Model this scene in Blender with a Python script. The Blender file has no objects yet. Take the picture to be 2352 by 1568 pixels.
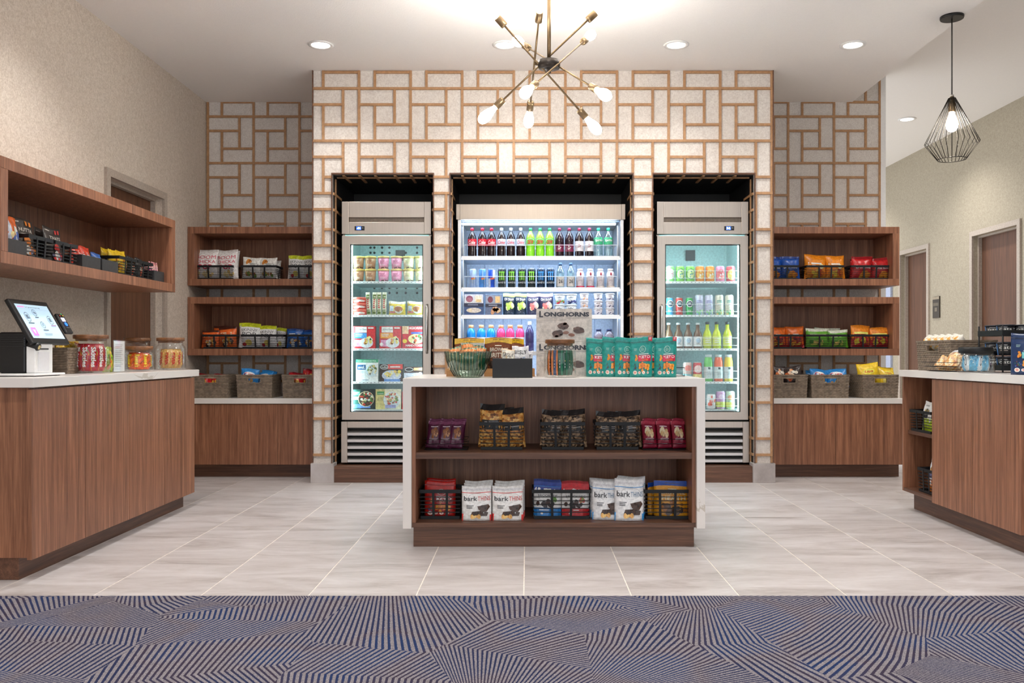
import bpy, math, random
from mathutils import Vector
S = bpy.context.scene
COL = S.collection
PI = math.pi
# ------------------------------------------------------------------ camera
F, CX, CY, E = 2000.0, 1212.0, 810.0, 1.03      # focal length / vanishing point in photo pixels, eye height in metres
cam = bpy.data.cameras.new('camera'); camo = bpy.data.objects.new('camera', cam); COL.objects.link(camo)
cam.sensor_width = 36.0; cam.lens = F / 2352 * 36.0
cam.shift_x = (1176 - CX) / 2352.0; cam.shift_y = (CY - 784) / 2352.0
camo.location = (0, 0, E); camo.rotation_euler = (PI / 2, 0, 0)
cam.clip_end = 60
S.camera = camo
# ------------------------------------------------------------------ light
W = bpy.data.worlds.new('world'); S.world = W; W.use_nodes = True
W.node_tree.nodes['Background'].inputs[0].default_value = (0.93, 0.96, 1.0, 1)
W.node_tree.nodes['Background'].inputs[1].default_value = 0.95
SPOT_POWER, BULB_POWER, COOLER_LED, FRIDGE_LED = 92.0, 76.0, 20.0, 14.0
S.view_settings.view_transform = 'Standard'; S.view_settings.look = 'None'
S.view_settings.gamma = 1.0; S.view_settings.use_curve_mapping = False
S.view_settings.exposure = 1.15
cy = S.cycles
cy.use_denoising = True
cy.use_adaptive_sampling = True; cy.adaptive_threshold = 0.1
cy.max_bounces = 6; cy.diffuse_bounces = 4; cy.glossy_bounces = 2; cy.transparent_max_bounces = 10; cy.transmission_bounces = 2
cy.sample_clamp_indirect = 6.0; cy.caustics_reflective = False; cy.caustics_refractive = False

def PX(px, d): return (px - CX) * d / F
def PZ(py, d): return E - (py - CY) * d / F
def lin(c):
    c = c / 255.0
    return c / 12.92 if c <= 0.04045 else ((c + 0.055) / 1.055) ** 2.4
def rgb(c): return (lin(c[0]), lin(c[1]), lin(c[2]), 1.0)

# ------------------------------------------------------------------ materials
MATS = {}
def new_mat(name):
    m = bpy.data.materials.new(name); m.use_nodes = True
    nt = m.node_tree; b = nt.nodes['Principled BSDF']
    return m, nt, b
def N(nt, t, **kw):
    n = nt.nodes.new(t)
    for k, v in kw.items(): setattr(n, k, v)
    return n
def mathn(nt, op, a, b=None):
    n = nt.nodes.new('ShaderNodeMath'); n.operation = op
    for i, v in enumerate((a, b)):
        if v is None: continue
        if isinstance(v, (int, float)): n.inputs[i].default_value = v
        else: nt.links.new(v, n.inputs[i])
    return n.outputs[0]
def ramp(nt, fac, stops):
    r = nt.nodes.new('ShaderNodeValToRGB')
    while len(r.color_ramp.elements) < len(stops): r.color_ramp.elements.new(0.5)
    for e, (p, c) in zip(r.color_ramp.elements, stops): e.position = p; e.color = rgb(c)
    nt.links.new(fac, r.inputs[0]); return r.outputs[0]
def coords(nt, scale, kind='Object', rnd=False):
    tc = N(nt, 'ShaderNodeTexCoord'); mp = N(nt, 'ShaderNodeMapping')
    mp.inputs['Scale'].default_value = scale
    nt.links.new(tc.outputs[kind], mp.inputs[0])
    if rnd:
        oi = N(nt, 'ShaderNodeObjectInfo')
        nt.links.new(mathn(nt, 'MULTIPLY', oi.outputs['Random'], 37.0), mp.inputs['Location'])
    return mp.outputs[0]
def noise(nt, vec, scale, detail=4.0, rough=0.55, dist=0.0):
    n = N(nt, 'ShaderNodeTexNoise'); n.inputs['Scale'].default_value = scale; n.inputs['Detail'].default_value = detail
    n.inputs['Roughness'].default_value = rough; n.inputs['Distortion'].default_value = dist
    nt.links.new(vec, n.inputs['Vector']); return n.outputs['Fac']
def bump(nt, b, h, strength, dist=0.002):
    n = N(nt, 'ShaderNodeBump'); n.inputs['Strength'].default_value = strength; n.inputs['Distance'].default_value = dist
    nt.links.new(h, n.inputs['Height']); nt.links.new(n.outputs[0], b.inputs['Normal'])

def flat(col, rough=0.5, metal=0.0, spec=0.5, var=0.06):
    """plain coloured material with a faint procedural mottling"""
    key = ('flat', col, rough, metal, spec, var)
    if key in MATS: return MATS[key]
    m, nt, b = new_mat('paint_%d_%d_%d' % col)
    v = noise(nt, coords(nt, (1, 1, 1)), 60.0, 2.0)
    lo = tuple(max(0, c * (1 - var)) for c in col); hi = tuple(min(255, c * (1 + var)) for c in col)
    nt.links.new(ramp(nt, v, [(0.3, lo), (0.7, hi)]), b.inputs['Base Color'])
    b.inputs['Roughness'].default_value = rough; b.inputs['Metallic'].default_value = metal
    b.inputs['Specular IOR Level'].default_value = spec
    MATS[key] = m; return m
def film(col): return flat(col, 0.32, 0.0, 0.5, 0.10)         # crinkly packet film
def emit(col, strength, name='glow'):
    key = ('emit', col, strength)
    if key in MATS: return MATS[key]
    m, nt, b = new_mat(name)
    b.inputs['Base Color'].default_value = rgb(col); b.inputs['Emission Color'].default_value = rgb(col)
    b.inputs['Emission Strength'].default_value = strength
    if 'led' not in name: m.cycles.emission_sampling = 'NONE'
    MATS[key] = m; return m
def wood(name, c0, c1, scale, rough=0.42):
    if name in MATS: return MATS[name]
    m, nt, b = new_mat(name)
    v = coords(nt, scale, rnd=True)
    g = noise(nt, v, 1.0, 6.0, 0.65, 0.6)
    f = noise(nt, v, 5.0, 3.0, 0.6)
    h = mathn(nt, 'ADD', mathn(nt, 'MULTIPLY', g, 0.7), mathn(nt, 'MULTIPLY', f, 0.3))
    mid = tuple((a + b_) / 2 for a, b_ in zip(c0, c1))
    nt.links.new(ramp(nt, h, [(0.34, c0), (0.5, mid), (0.64, c1)]), b.inputs['Base Color'])
    b.inputs['Roughness'].default_value = rough
    bump(nt, b, h, 0.10, 0.001)
    MATS[name] = m; return m
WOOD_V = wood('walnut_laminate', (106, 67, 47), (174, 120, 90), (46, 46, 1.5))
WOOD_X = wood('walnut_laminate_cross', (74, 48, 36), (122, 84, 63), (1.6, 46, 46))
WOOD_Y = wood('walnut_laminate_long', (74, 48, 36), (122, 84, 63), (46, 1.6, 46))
WOOD_DOOR = wood('door_veneer', (74, 46, 31), (112, 74, 51), (40, 40, 1.3), 0.6)
WOOD_OAK = wood('lattice_oak', (158, 118, 82), (190, 148, 108), (30, 30, 30), 0.5)
WOOD_LID = wood('acacia_lid', (92, 58, 34), (150, 100, 62), (14, 40, 40))
WOOD_TRAY = wood('tray_oak', (168, 116, 66), (204, 152, 96), (3, 40, 40))

def mk_marble():
    m, nt, b = new_mat('white_quartz')
    v = coords(nt, (1, 1, 1))
    n1 = noise(nt, v, 1.1, 5.0, 0.6, 1.2)
    vein = mathn(nt, 'ABSOLUTE', mathn(nt, 'SUBTRACT', n1, 0.5))
    n2 = noise(nt, v, 0.8, 2.0)
    k = mathn(nt, 'ADD', vein, mathn(nt, 'MULTIPLY', mathn(nt, 'SUBTRACT', n2, 0.42), 0.35))
    nt.links.new(ramp(nt, k, [(0.0, (206, 198, 188)), (0.003, (233, 228, 224))]), b.inputs['Base Color'])
    b.inputs['Roughness'].default_value = 0.22; return m
MARBLE = mk_marble()
def mk_wallpaper(name, c0, c1):
    m, nt, b = new_mat(name)
    v = coords(nt, (1, 1, 1))
    f = noise(nt, v, 95.0, 3.0, 0.7); g = noise(nt, v, 30.0, 2.0)
    h = mathn(nt, 'ADD', mathn(nt, 'MULTIPLY', f, 0.75), mathn(nt, 'MULTIPLY', g, 0.25))
    nt.links.new(ramp(nt, h, [(0.36, c0), (0.64, c1)]), b.inputs['Base Color'])
    b.inputs['Roughness'].default_value = 0.8; b.inputs['Specular IOR Level'].default_value = 0.25
    bump(nt, b, f, 0.35, 0.003); return m
WALLPAPER = mk_wallpaper('woven_wallpaper', (188, 175, 161), (218, 208, 196))
PANELPAPER = mk_wallpaper('pale_woven_wallpaper', (202, 194, 187), (230, 225, 219))
OLIVEPAPER = mk_wallpaper('olive_wallpaper', (154, 145, 127), (178, 169, 151))
CEIL = mk_wallpaper('ceiling_paint', (243, 241, 239), (247, 245, 243))
def mk_tile():
    m, nt, b = new_mat('porcelain_tile')
    v = coords(nt, (1.3, 5.0, 1.0), rnd=True)
    g = noise(nt, v, 1.2, 6.0, 0.62, 0.8); f = noise(nt, v, 9.0, 4.0, 0.7)
    h = mathn(nt, 'ADD', mathn(nt, 'MULTIPLY', g, 0.75), mathn(nt, 'MULTIPLY', f, 0.25))
    nt.links.new(ramp(nt, h, [(0.30, (148, 139, 135)), (0.46, (182, 175, 173)), (0.66, (203, 198, 198))]), b.inputs['Base Color'])
    b.inputs['Roughness'].default_value = 0.45; bump(nt, b, f, 0.06, 0.001); return m
TILE = mk_tile()
GROUT = flat((232, 224, 214), 0.8)
def mk_steel(name, col, rough, axis):
    m, nt, b = new_mat(name)
    v = coords(nt, axis); g = noise(nt, v, 1.0, 3.0)
    lo = tuple(c * 0.965 for c in col); hi = tuple(min(255, c * 1.03) for c in col)
    nt.links.new(ramp(nt, g, [(0.3, lo), (0.7, hi)]), b.inputs['Base Color'])
    b.inputs['Metallic'].default_value = 0.85; b.inputs['Roughness'].default_value = rough
    return m
STEEL = mk_steel('brushed_steel', (196, 186, 176), 0.36, (400, 400, 4))
STEEL_DULL = mk_steel('satin_steel', (168, 158, 148), 0.5, (400, 400, 4))
STEEL_BRIGHT = mk_steel('bright_steel', (214, 212, 210), 0.28, (3, 220, 220))
BRASS = mk_steel('aged_bronze', (128, 108, 82), 0.4, (60, 60, 60))
BLACK = flat((18, 18, 20), 0.45)
BLACKMETAL = flat((26, 27, 30), 0.5, 0.3)
DARKNICHE = flat((16, 17, 19), 0.6)
CHARCOAL = flat((52, 52, 54), 0.6)
WHITE = flat((236, 236, 236), 0.4, 0.0, 0.5, 0.012)
GREYTRIM = flat((172, 160, 148), 0.5)
def mk_clear(name, tint, gloss, alpha=0.06, rough=0.03):
    m = bpy.data.materials.new(name); m.use_nodes = True; nt = m.node_tree; nt.nodes.clear()
    out = N(nt, 'ShaderNodeOutputMaterial'); tr = N(nt, 'ShaderNodeBsdfTransparent'); gl = N(nt, 'ShaderNodeBsdfGlossy'); mx = N(nt, 'ShaderNodeMixShader')
    lw = N(nt, 'ShaderNodeLayerWeight'); lw.inputs[0].default_value = 0.35
    tr.inputs[0].default_value = tint; gl.inputs[0].default_value = (1, 1, 1, 1); gl.inputs['Roughness'].default_value = rough
    f = mathn(nt, 'ADD', mathn(nt, 'MULTIPLY', lw.outputs['Facing'], gloss), alpha)
    nt.links.new(f, mx.inputs[0]); nt.links.new(tr.outputs[0], mx.inputs[1]); nt.links.new(gl.outputs[0], mx.inputs[2])
    nt.links.new(mx.outputs[0], out.inputs[0]); return m
def mk_bulb():
    m = bpy.data.materials.new('glowing_bulb_glass'); m.use_nodes = True; nt = m.node_tree; nt.nodes.clear()
    out = N(nt, 'ShaderNodeOutputMaterial'); tr = N(nt, 'ShaderNodeBsdfTransparent'); em = N(nt, 'ShaderNodeEmission'); mx = N(nt, 'ShaderNodeMixShader')
    em.inputs[0].default_value = (1, 0.945, 0.875, 1); em.inputs[1].default_value = BULB_POWER * 0.95; mx.inputs[0].default_value = 0.5
    nt.links.new(tr.outputs[0], mx.inputs[1]); nt.links.new(em.outputs[0], mx.inputs[2]); nt.links.new(mx.outputs[0], out.inputs[0]); return m
BULBGLASS = mk_bulb()
GLASS = mk_clear('clear_glass', (0.97, 0.98, 0.98, 1), 0.35, 0.03)
DOORGLASS = mk_clear('door_glass', (0.95, 0.985, 0.985, 1), 0.12, 0.02)
GREENGLASS = mk_clear('ribbed_green_glass', (0.68, 0.78, 0.72, 1), 0.30, 0.04)
PETCLEAR = mk_clear('clear_bottle', (0.80, 0.93, 0.90, 1), 0.45, 0.10, 0.08)
ACRYLIC = mk_clear('acrylic', (0.9, 0.95, 1.0, 1), 0.4, 0.35, 0.15)
def mk_wicker():
    m, nt, b = new_mat('dark_wicker')
    v = coords(nt, (1, 1, 1)); g = noise(nt, v, 40.0, 2.0)
    nt.links.new(ramp(nt, g, [(0.3, (108, 94, 80)), (0.7, (146, 130, 112))]), b.inputs['Base Color'])
    b.inputs['Roughness'].default_value = 0.6; return m
WICKER = mk_wicker()
def mk_food(name, cols, scale):
    m, nt, b = new_mat(name)
    v = coords(nt, (1, 1, 1)); n = N(nt, 'ShaderNodeTexVoronoi'); n.inputs['Scale'].default_value = scale; nt.links.new(v, n.inputs['Vector'])
    sep = N(nt, 'ShaderNodeSeparateColor'); nt.links.new(n.outputs['Color'], sep.inputs[0])
    nt.links.new(ramp(nt, sep.outputs[0], [(i / (len(cols) - 1), c) for i, c in enumerate(cols)]), b.inputs['Base Color'])
    b.inputs['Roughness'].default_value = 0.35; bump(nt, b, n.outputs['Distance'], 0.3, 0.004)
    return m
POPCORN = mk_food('caramel_corn', [(96, 50, 20), (222, 146, 66), (246, 200, 116), (160, 92, 38)], 90)
GRANOLA = mk_food('dark_granola', [(26, 20, 18), (110, 84, 62), (190, 160, 128), (60, 40, 32)], 95)
BAKED = mk_food('baked_rounds', [(196, 120, 52), (240, 204, 140), (250, 236, 206), (170, 92, 34)], 60)
CANDYSTRIPE = mk_food('candy_specks', [(200, 40, 60), (250, 240, 220), (220, 90, 120), (150, 60, 160), (240, 230, 200)], 130)

def mk_carpet():
    m, nt, b = new_mat('striped_carpet')
    p = coords(nt, (1, 1, 1))
    vo = N(nt, 'ShaderNodeTexVoronoi', voronoi_dimensions='2D'); vo.inputs['Scale'].default_value = 1.7; vo.inputs['Randomness'].default_value = 1.0
    nt.links.new(p, vo.inputs['Vector'])
    d = N(nt, 'ShaderNodeVectorMath', operation='SUBTRACT'); nt.links.new(p, d.inputs[0])
    nt.links.new(vo.outputs['Position'], d.inputs[1])
    sp = N(nt, 'ShaderNodeSeparateXYZ'); nt.links.new(d.outputs[0], sp.inputs[0])
    sc = N(nt, 'ShaderNodeSeparateColor'); nt.links.new(vo.outputs['Color'], sc.inputs[0])
    ang = mathn(nt, 'MULTIPLY', mathn(nt, 'SUBTRACT', sc.outputs[0], 0.42), 1.9)
    ca, sa = mathn(nt, 'COSINE', ang), mathn(nt, 'SINE', ang)
    s = mathn(nt, 'ADD', mathn(nt, 'MULTIPLY', sp.outputs[0], ca), mathn(nt, 'MULTIPLY', sp.outputs[1], sa))
    t = mathn(nt, 'SUBTRACT', mathn(nt, 'MULTIPLY', sp.outputs[1], ca), mathn(nt, 'MULTIPLY', sp.outputs[0], sa))
    s = mathn(nt, 'ADD', s, mathn(nt, 'MULTIPLY', mathn(nt, 'ABSOLUTE', mathn(nt, 'ADD', t, 0.05)), mathn(nt, 'MULTIPLY', mathn(nt, 'SUBTRACT', sc.outputs[2], 0.5), 1.1)))
    fan = mathn(nt, 'ADD', 1.0, mathn(nt, 'MULTIPLY', t, mathn(nt, 'MULTIPLY', mathn(nt, 'SUBTRACT', sc.outputs[1], 0.5), 3.2)))
    fan = mathn(nt, 'MAXIMUM', fan, 0.3)
    ph = mathn(nt, 'FRACT', mathn(nt, 'ADD', mathn(nt, 'MULTIPLY', mathn(nt, 'DIVIDE', s, fan), 48.0), 40.0))
    fine = noise(nt, p, 260.0, 2.0)
    edge = mathn(nt, 'ADD', ph, mathn(nt, 'MULTIPLY', mathn(nt, 'SUBTRACT', fine, 0.5), 0.35))
    line = mathn(nt, 'LESS_THAN', edge, 0.44)
    tone = noise(nt, p, 2.6, 1.0)
    dark = ramp(nt, tone, [(0.40, (34, 50, 88)), (0.5, (58, 50, 66)), (0.58, (40, 46, 76))])
    base = ramp(nt, fine, [(0.3, (98, 93, 100)), (0.7, (150, 144, 147))])
    mx = N(nt, 'ShaderNodeMix', data_type='RGBA'); nt.links.new(line, mx.inputs[0]); nt.links.new(base, mx.inputs[6]); nt.links.new(dark, mx.inputs[7])
    nt.links.new(mx.outputs[2], b.inputs['Base Color'])
    b.inputs['Roughness'].default_value = 0.95; b.inputs['Specular IOR Level'].default_value = 0.1
    bump(nt, b, fine, 0.6, 0.004); return m
CARPET = mk_carpet()

# ------------------------------------------------------------------ mesh building
class MB:
    def __init__(s): s.v = []; s.f = []; s.m = []; s.sm = []
    def quadset(s, vs, fs, mi=0, smooth=False):
        o = len(s.v); s.v += [tuple(p) for p in vs]
        for f in fs: s.f.append([i + o for i in f]); s.m.append(mi); s.sm.append(smooth)
        return s
    def box(s, x0, x1, y0, y1, z0, z1, mi=0):
        vs = [(x0, y0, z0), (x1, y0, z0), (x1, y1, z0), (x0, y1, z0), (x0, y0, z1), (x1, y0, z1), (x1, y1, z1), (x0, y1, z1)]
        return s.quadset(vs, [(3, 2, 1, 0), (4, 5, 6, 7), (0, 1, 5, 4), (1, 2, 6, 5), (2, 3, 7, 6), (3, 0, 4, 7)], mi)
    def rring(s, w, d, z0, z1, th, mi=0, cx=0, cy=0, tw=None, td=None):
        """closed rectangular band (outer w x d), centred"""
        tw = tw or w; td = td or d
        def r(a, b, z): return [(cx - a / 2, cy - b / 2, z), (cx + a / 2, cy - b / 2, z), (cx + a / 2, cy + b / 2, z), (cx - a / 2, cy + b / 2, z)]
        vs = r(w, d, z0) + r(tw, td, z1) + r(w - 2 * th, d - 2 * th, z0) + r(tw - 2 * th, td - 2 * th, z1)
        fs = []
        for i in range(4):
            j = (i + 1) % 4
            fs += [(i, j, 4 + j, 4 + i), (8 + j, 8 + i, 12 + i, 12 + j), (4 + i, 4 + j, 12 + j, 12 + i), (j, i, 8 + i, 8 + j)]
        return s.quadset(vs, fs, mi)
    def lathe(s, prof, n=24, mi=0, cx=0, cy=0, smooth=True, cap0=True, cap1=True, mis=None):
        vs = []
        for (r, z) in prof:
            for k in range(n):
                a = 2 * PI * k / n; vs.append((cx + r * math.cos(a), cy + r * math.sin(a), z))
        o = len(s.v); s.v += vs
        for i in range(len(prof) - 1):
            for k in range(n):
                k2 = (k + 1) % n
                s.f.append([o + i * n + k, o + i * n + k2, o + (i + 1) * n + k2, o + (i + 1) * n + k])
                s.m.append(mis[i] if mis else mi); s.sm.append(smooth)
        if cap0: s.f.append([o + k for k in range(n)][::-1]); s.m.append(mis[0] if mis else mi); s.sm.append(False)
        if cap1: s.f.append([o + (len(prof) - 1) * n + k for k in range(n)]); s.m.append(mis[-1] if mis else mi); s.sm.append(False)
        return s
    def tube(s, pts, r, n=6, mi=0, closed=False, smooth=True):
        pts = [Vector(p) for p in pts]; m = len(pts); rr = r if isinstance(r, (list, tuple)) else [r] * m
        o = len(s.v)
        for i, p in enumerate(pts):
            a = pts[(i - 1) % m] if (closed or i > 0) else p
            c = pts[(i + 1) % m] if (closed or i < m - 1) else p
            t = (c - a).normalized()
            ref = Vector((0, 0, 1)) if abs(t.z) < 0.9 else Vector((1, 0, 0))
            u = t.cross(ref).normalized(); w = t.cross(u)
            for k in range(n):
                q = 2 * PI * k / n; s.v.append(tuple(p + rr[i] * (math.cos(q) * u + math.sin(q) * w)))
        for i in range(m if closed else m - 1):
            i2 = (i + 1) % m
            for k in range(n):
                k2 = (k + 1) % n
                s.f.append([o + i * n + k, o + i * n + k2, o + i2 * n + k2, o + i2 * n + k]); s.m.append(mi); s.sm.append(smooth)
        if not closed:
            s.f.append([o + k for k in range(n)][::-1]); s.m.append(mi); s.sm.append(False)
            s.f.append([o + (m - 1) * n + k for k in range(n)]); s.m.append(mi); s.sm.append(False)
        return s
    def mesh(s, name, mats):
        me = bpy.data.meshes.new(name); me.from_pydata(s.v, [], s.f)
        for m in (mats if isinstance(mats, (list, tuple)) else [mats]): me.materials.append(m)
        me.polygons.foreach_set('material_index', s.m); me.polygons.foreach_set('use_smooth', s.sm)
        me.update(); return me
    def build(s, name, mats, parent=None, loc=(0, 0, 0), rot=(0, 0, 0), bevel=0):
        return link(name, s.mesh(name, mats), parent, loc, rot, bevel)
def link(name, me, parent=None, loc=(0, 0, 0), rot=(0, 0, 0), bevel=0):
    o = bpy.data.objects.new(name, me); COL.objects.link(o); o.location = loc; o.rotation_euler = rot
    if parent: o.parent = parent
    if bevel:
        b = o.modifiers.new('bevel', 'BEVEL'); b.width = bevel; b.segments = 2; b.limit_method = 'ANGLE'
    return o
LABELS = {}
def tag(o, label, cat, group=None):
    if label in LABELS and not (group and LABELS[label] == group): print('DUP LABEL', label)
    n = len(label.split())
    if n < 4 or n > 16: print('LABEL LEN', n, label)
    LABELS[label] = group
    o['label'] = label; o['category'] = cat
    if group: o['group'] = group
    return o
def thing(name, label, cat, loc=(0, 0, 0), rz=0, group=None, rot=None):
    o = bpy.data.objects.new(name, None); COL.objects.link(o); o.empty_display_size = 0.05
    o.location = loc; o.rotation_euler = rot or (0, 0, rz); return tag(o, label, cat, group)
def struct(o): o['kind'] = 'structure'; return o
BOXC = {}
def boxpart(name, parent, x0, x1, y0, y1, z0, z1, mat, bevel=0, centre=True):
    """box object with its origin at the box's lower centre; equal boxes share mesh data"""
    key = (round(x1 - x0, 4), round(y1 - y0, 4), round(z1 - z0, 4), mat.name)
    if key not in BOXC:
        a, b, c = key[:3]
        BOXC[key] = MB().box(-a / 2, a / 2, -b / 2, b / 2, 0, c).mesh(name, mat)
    return link(name, BOXC[key], parent, ((x0 + x1) / 2, (y0 + y1) / 2, z0), bevel=bevel)

# ------------------------------------------------------------------ print on packets
TXT = {}
def text_polys(s, bold=0.0, shear=0.0):
    key = (s, bold, shear)
    if key in TXT: return TXT[key]
    cu = bpy.data.curves.new('txt', 'FONT'); cu.body = s; cu.resolution_u = 2; cu.offset = bold; cu.shear = shear
    ob = bpy.data.objects.new('txt', cu)
    me = ob.to_mesh()
    vs = [(v.co.x, v.co.y) for v in me.vertices]; fs = [list(p.vertices) for p in me.polygons]
    ob.to_mesh_clear(); bpy.data.objects.remove(ob); bpy.data.curves.remove(cu)
    x0 = min(v[0] for v in vs); x1 = max(v[0] for v in vs); y0 = min(v[1] for v in vs); y1 = max(v[1] for v in vs)
    vs = [((a - x0) / (x1 - x0), (b - y0) / (y1 - y0)) for a, b in vs]
    TXT[key] = (vs, fs); return TXT[key]
class Print:
    """flat print laid on a surface given as S(u, v, offset)"""
    def __init__(s): s.items = []; s.layer = 0
    def _add(s, vs, fs, mat, raise_=True):
        if raise_: s.layer += 1
        s.items.append((vs, fs, mat if not isinstance(mat, tuple) else film(mat), s.layer)); return s
    def rect(s, u0, v0, u1, v1, mat, nu=None, nv=None):
        nu = nu or max(1, int((u1 - u0) * 8)); nv = nv or max(1, int((v1 - v0) * 8))
        vs = [(u0 + (u1 - u0) * i / nu, v0 + (v1 - v0) * j / nv) for j in range(nv + 1) for i in range(nu + 1)]
        fs = [(j * (nu + 1) + i, j * (nu + 1) + i + 1, (j + 1) * (nu + 1) + i + 1, (j + 1) * (nu + 1) + i) for j in range(nv) for i in range(nu)]
        return s._add(vs, fs, mat)
    def ell(s, cu, cv, ru, rv, mat, n=14, a=0, raise_=True):
        k = 2 if max(ru, rv) > 0.1 else 1
        vs = [(cu, cv)]; fs = []
        for r in range(1, k + 1):
            for i in range(n):
                q = 2 * PI * i / n; x, y = ru * math.cos(q) * r / k, rv * math.sin(q) * r / k
                vs.append((cu + x * math.cos(a) - y * math.sin(a), cv + x * math.sin(a) + y * math.cos(a)))
        for i in range(n): fs.append((0, 1 + i, 1 + (i + 1) % n))
        for r in range(1, k):
            for i in range(n):
                b0 = 1 + (r - 1) * n; b1 = 1 + r * n; j = (i + 1) % n
                fs.append((b0 + i, b1 + i, b1 + j, b0 + j))
        vs = [(min(1, max(0, p[0])), min(1, max(0, p[1]))) for p in vs]
        return s._add(vs, fs, mat, raise_)
    def ring(s, cu, cv, ru, rv, th, mat, n=22):
        vs = []; fs = []
        for i in range(n):
            q = 2 * PI * i / n; vs += [(cu + ru * math.cos(q), cv + rv * math.sin(q)), (cu + (ru - th) * math.cos(q), cv + (rv - th * rv / ru) * math.sin(q))]
        for i in range(n): j = (i + 1) % n; fs.append((2 * i, 2 * j, 2 * j + 1, 2 * i + 1))
        return s._add(vs, fs, mat)
    def poly(s, pts, mat): return s._add(pts, [tuple(range(len(pts)))], mat)
    def blobs(s, cu, cv, ru, rv, n, size, mats, seed=1, asp=1.0):
        rd = random.Random(seed)
        for i in range(n):
            q = rd.random() * 2 * PI; k = math.sqrt(rd.random())
            z = size * (0.7 + 0.6 * rd.random())
            if i % 6 == 0: s.layer += 1
            s.ell(cu + ru * k * math.cos(q), cv + rv * k * math.sin(q), z, z * asp * (0.7 + 0.3 * rd.random()), mats[i % len(mats)], 7, rd.random() * 3, raise_=False)
        return s
    def text(s, t, u0, v0, u1, v1, mat, bold=0.01, shear=0.0, turn=False):
        vs, fs = text_polys(t, bold, shear)
        if turn: vs = [(u0 + y * (u1 - u0), v1 - x * (v1 - v0)) for x, y in vs]
        else: vs = [(u0 + x * (u1 - u0), v0 + y * (v1 - v0)) for x, y in vs]
        return s._add(vs, fs, mat)
    def lines(s, u0, v0, u1, v1, n, mat, fill=0.45):
        rd = random.Random(int(u0 * 1000 + v0 * 777 + n)); vs = []; fs = []
        for i in range(n):
            a = v1 - (v1 - v0) * i / n; b = a - (v1 - v0) / n * fill; e = u1 - (u1 - u0) * 0.3 * rd.random(); o = len(vs)
            vs += [(u0, b), ((u0 + e) / 2, b), (e, b), (e, a), ((u0 + e) / 2, a), (u0, a)]; fs += [(o, o + 1, o + 4, o + 5), (o + 1, o + 2, o + 3, o + 4)]
        return s._add(vs, fs, mat)
    def mesh(s, Sf, eps=0.0006):
        mb = MB(); mats = []
        for vs, fs, m, ly in s.items:
            if m not in mats: mats.append(m)
            mb.quadset([Sf(u, v, 0.0007 + eps * ly) for u, v in vs], fs, mats.index(m))
        return mb.mesh('print', mats)

def bag_surface(w, h, t, style='pillow', seed=0, wrinkle=0.0022):
    rd = random.Random(seed); a1, a2, a3 = rd.random() * 6, rd.random() * 6, rd.random() * 6
    lean = (rd.random() - 0.5) * 0.02
    def V(v):
        if style == 'pillow':
            q = min(max((v - 0.07) / 0.86, 0), 1); return math.sin(PI * q) ** 0.55 if 0 < q < 1 else 0
        if style == 'pouch':
            q = min(max((0.86 - v) / 0.86, 0), 1); return 0.25 * min(1, q * 8) + 0.75 * q ** 0.6 if q > 0 else 0
        q = min(max((v - 0.03) / 0.94, 0), 1); return min(1, 6 * q, 6 * (1 - q))        # stick
    def Sf(u, v, off, side=-1):
        vv = V(v); b = max(0.0, 1 - abs(2 * u - 1) ** 3.0) ** 0.75
        x = (u - 0.5) * w * (1 - (0.045 * vv if style == 'pillow' else 0.0)) + lean * v * h
        z = v * h + (0.004 * math.sin(5 * u + a1) * v if style != 'stick' else 0)
        wr = wrinkle * (math.sin(9 * u + 4 * v + a1) * math.sin(7 * v - 5 * u + a2) + 0.6 * math.sin(17 * u + 6 * v + a3)) * (0.35 + 0.65 * min(1, vv)) * min(1, 12 * min(u, 1 - u) + 0.05)
        y = side * (t / 2 * vv * b + 0.0006) + wr
        return (x, y + side * off, z)
    return Sf
def bag_mesh(name, Sf, mats, nu=12, nv=14, split=None):
    mb = MB()
    for side in (-1, 1):
        o = len(mb.v)
        for j in range(nv + 1):
            for i in range(nu + 1): mb.v.append(Sf(i / nu, j / nv, 0, side))
        for j in range(nv):
            for i in range(nu):
                f = [o + j * (nu + 1) + i, o + j * (nu + 1) + i + 1, o + (j + 1) * (nu + 1) + i + 1, o + (j + 1) * (nu + 1) + i]
                mb.f.append(f if side < 0 else f[::-1]); mb.sm.append(True)
                mb.m.append(split((i + .5) / nu, (j + .5) / nv) if split else 0)
    # side seams
    n = (nu + 1) * (nv + 1)
    def seam(idx, flip):
        for a, b in zip(idx[:-1], idx[1:]):
            f = [a, b, b + n, a + n]; mb.f.append(f[::-1] if flip else f); mb.sm.append(False); mb.m.append(0)
    seam([j * (nu + 1) for j in range(nv + 1)], False); seam([j * (nu + 1) + nu for j in range(nv + 1)], True)
    seam(list(range(nu + 1)), True); seam([nv * (nu + 1) + i for i in range(nu + 1)], False)
    return mb.mesh(name, mats)

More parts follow.
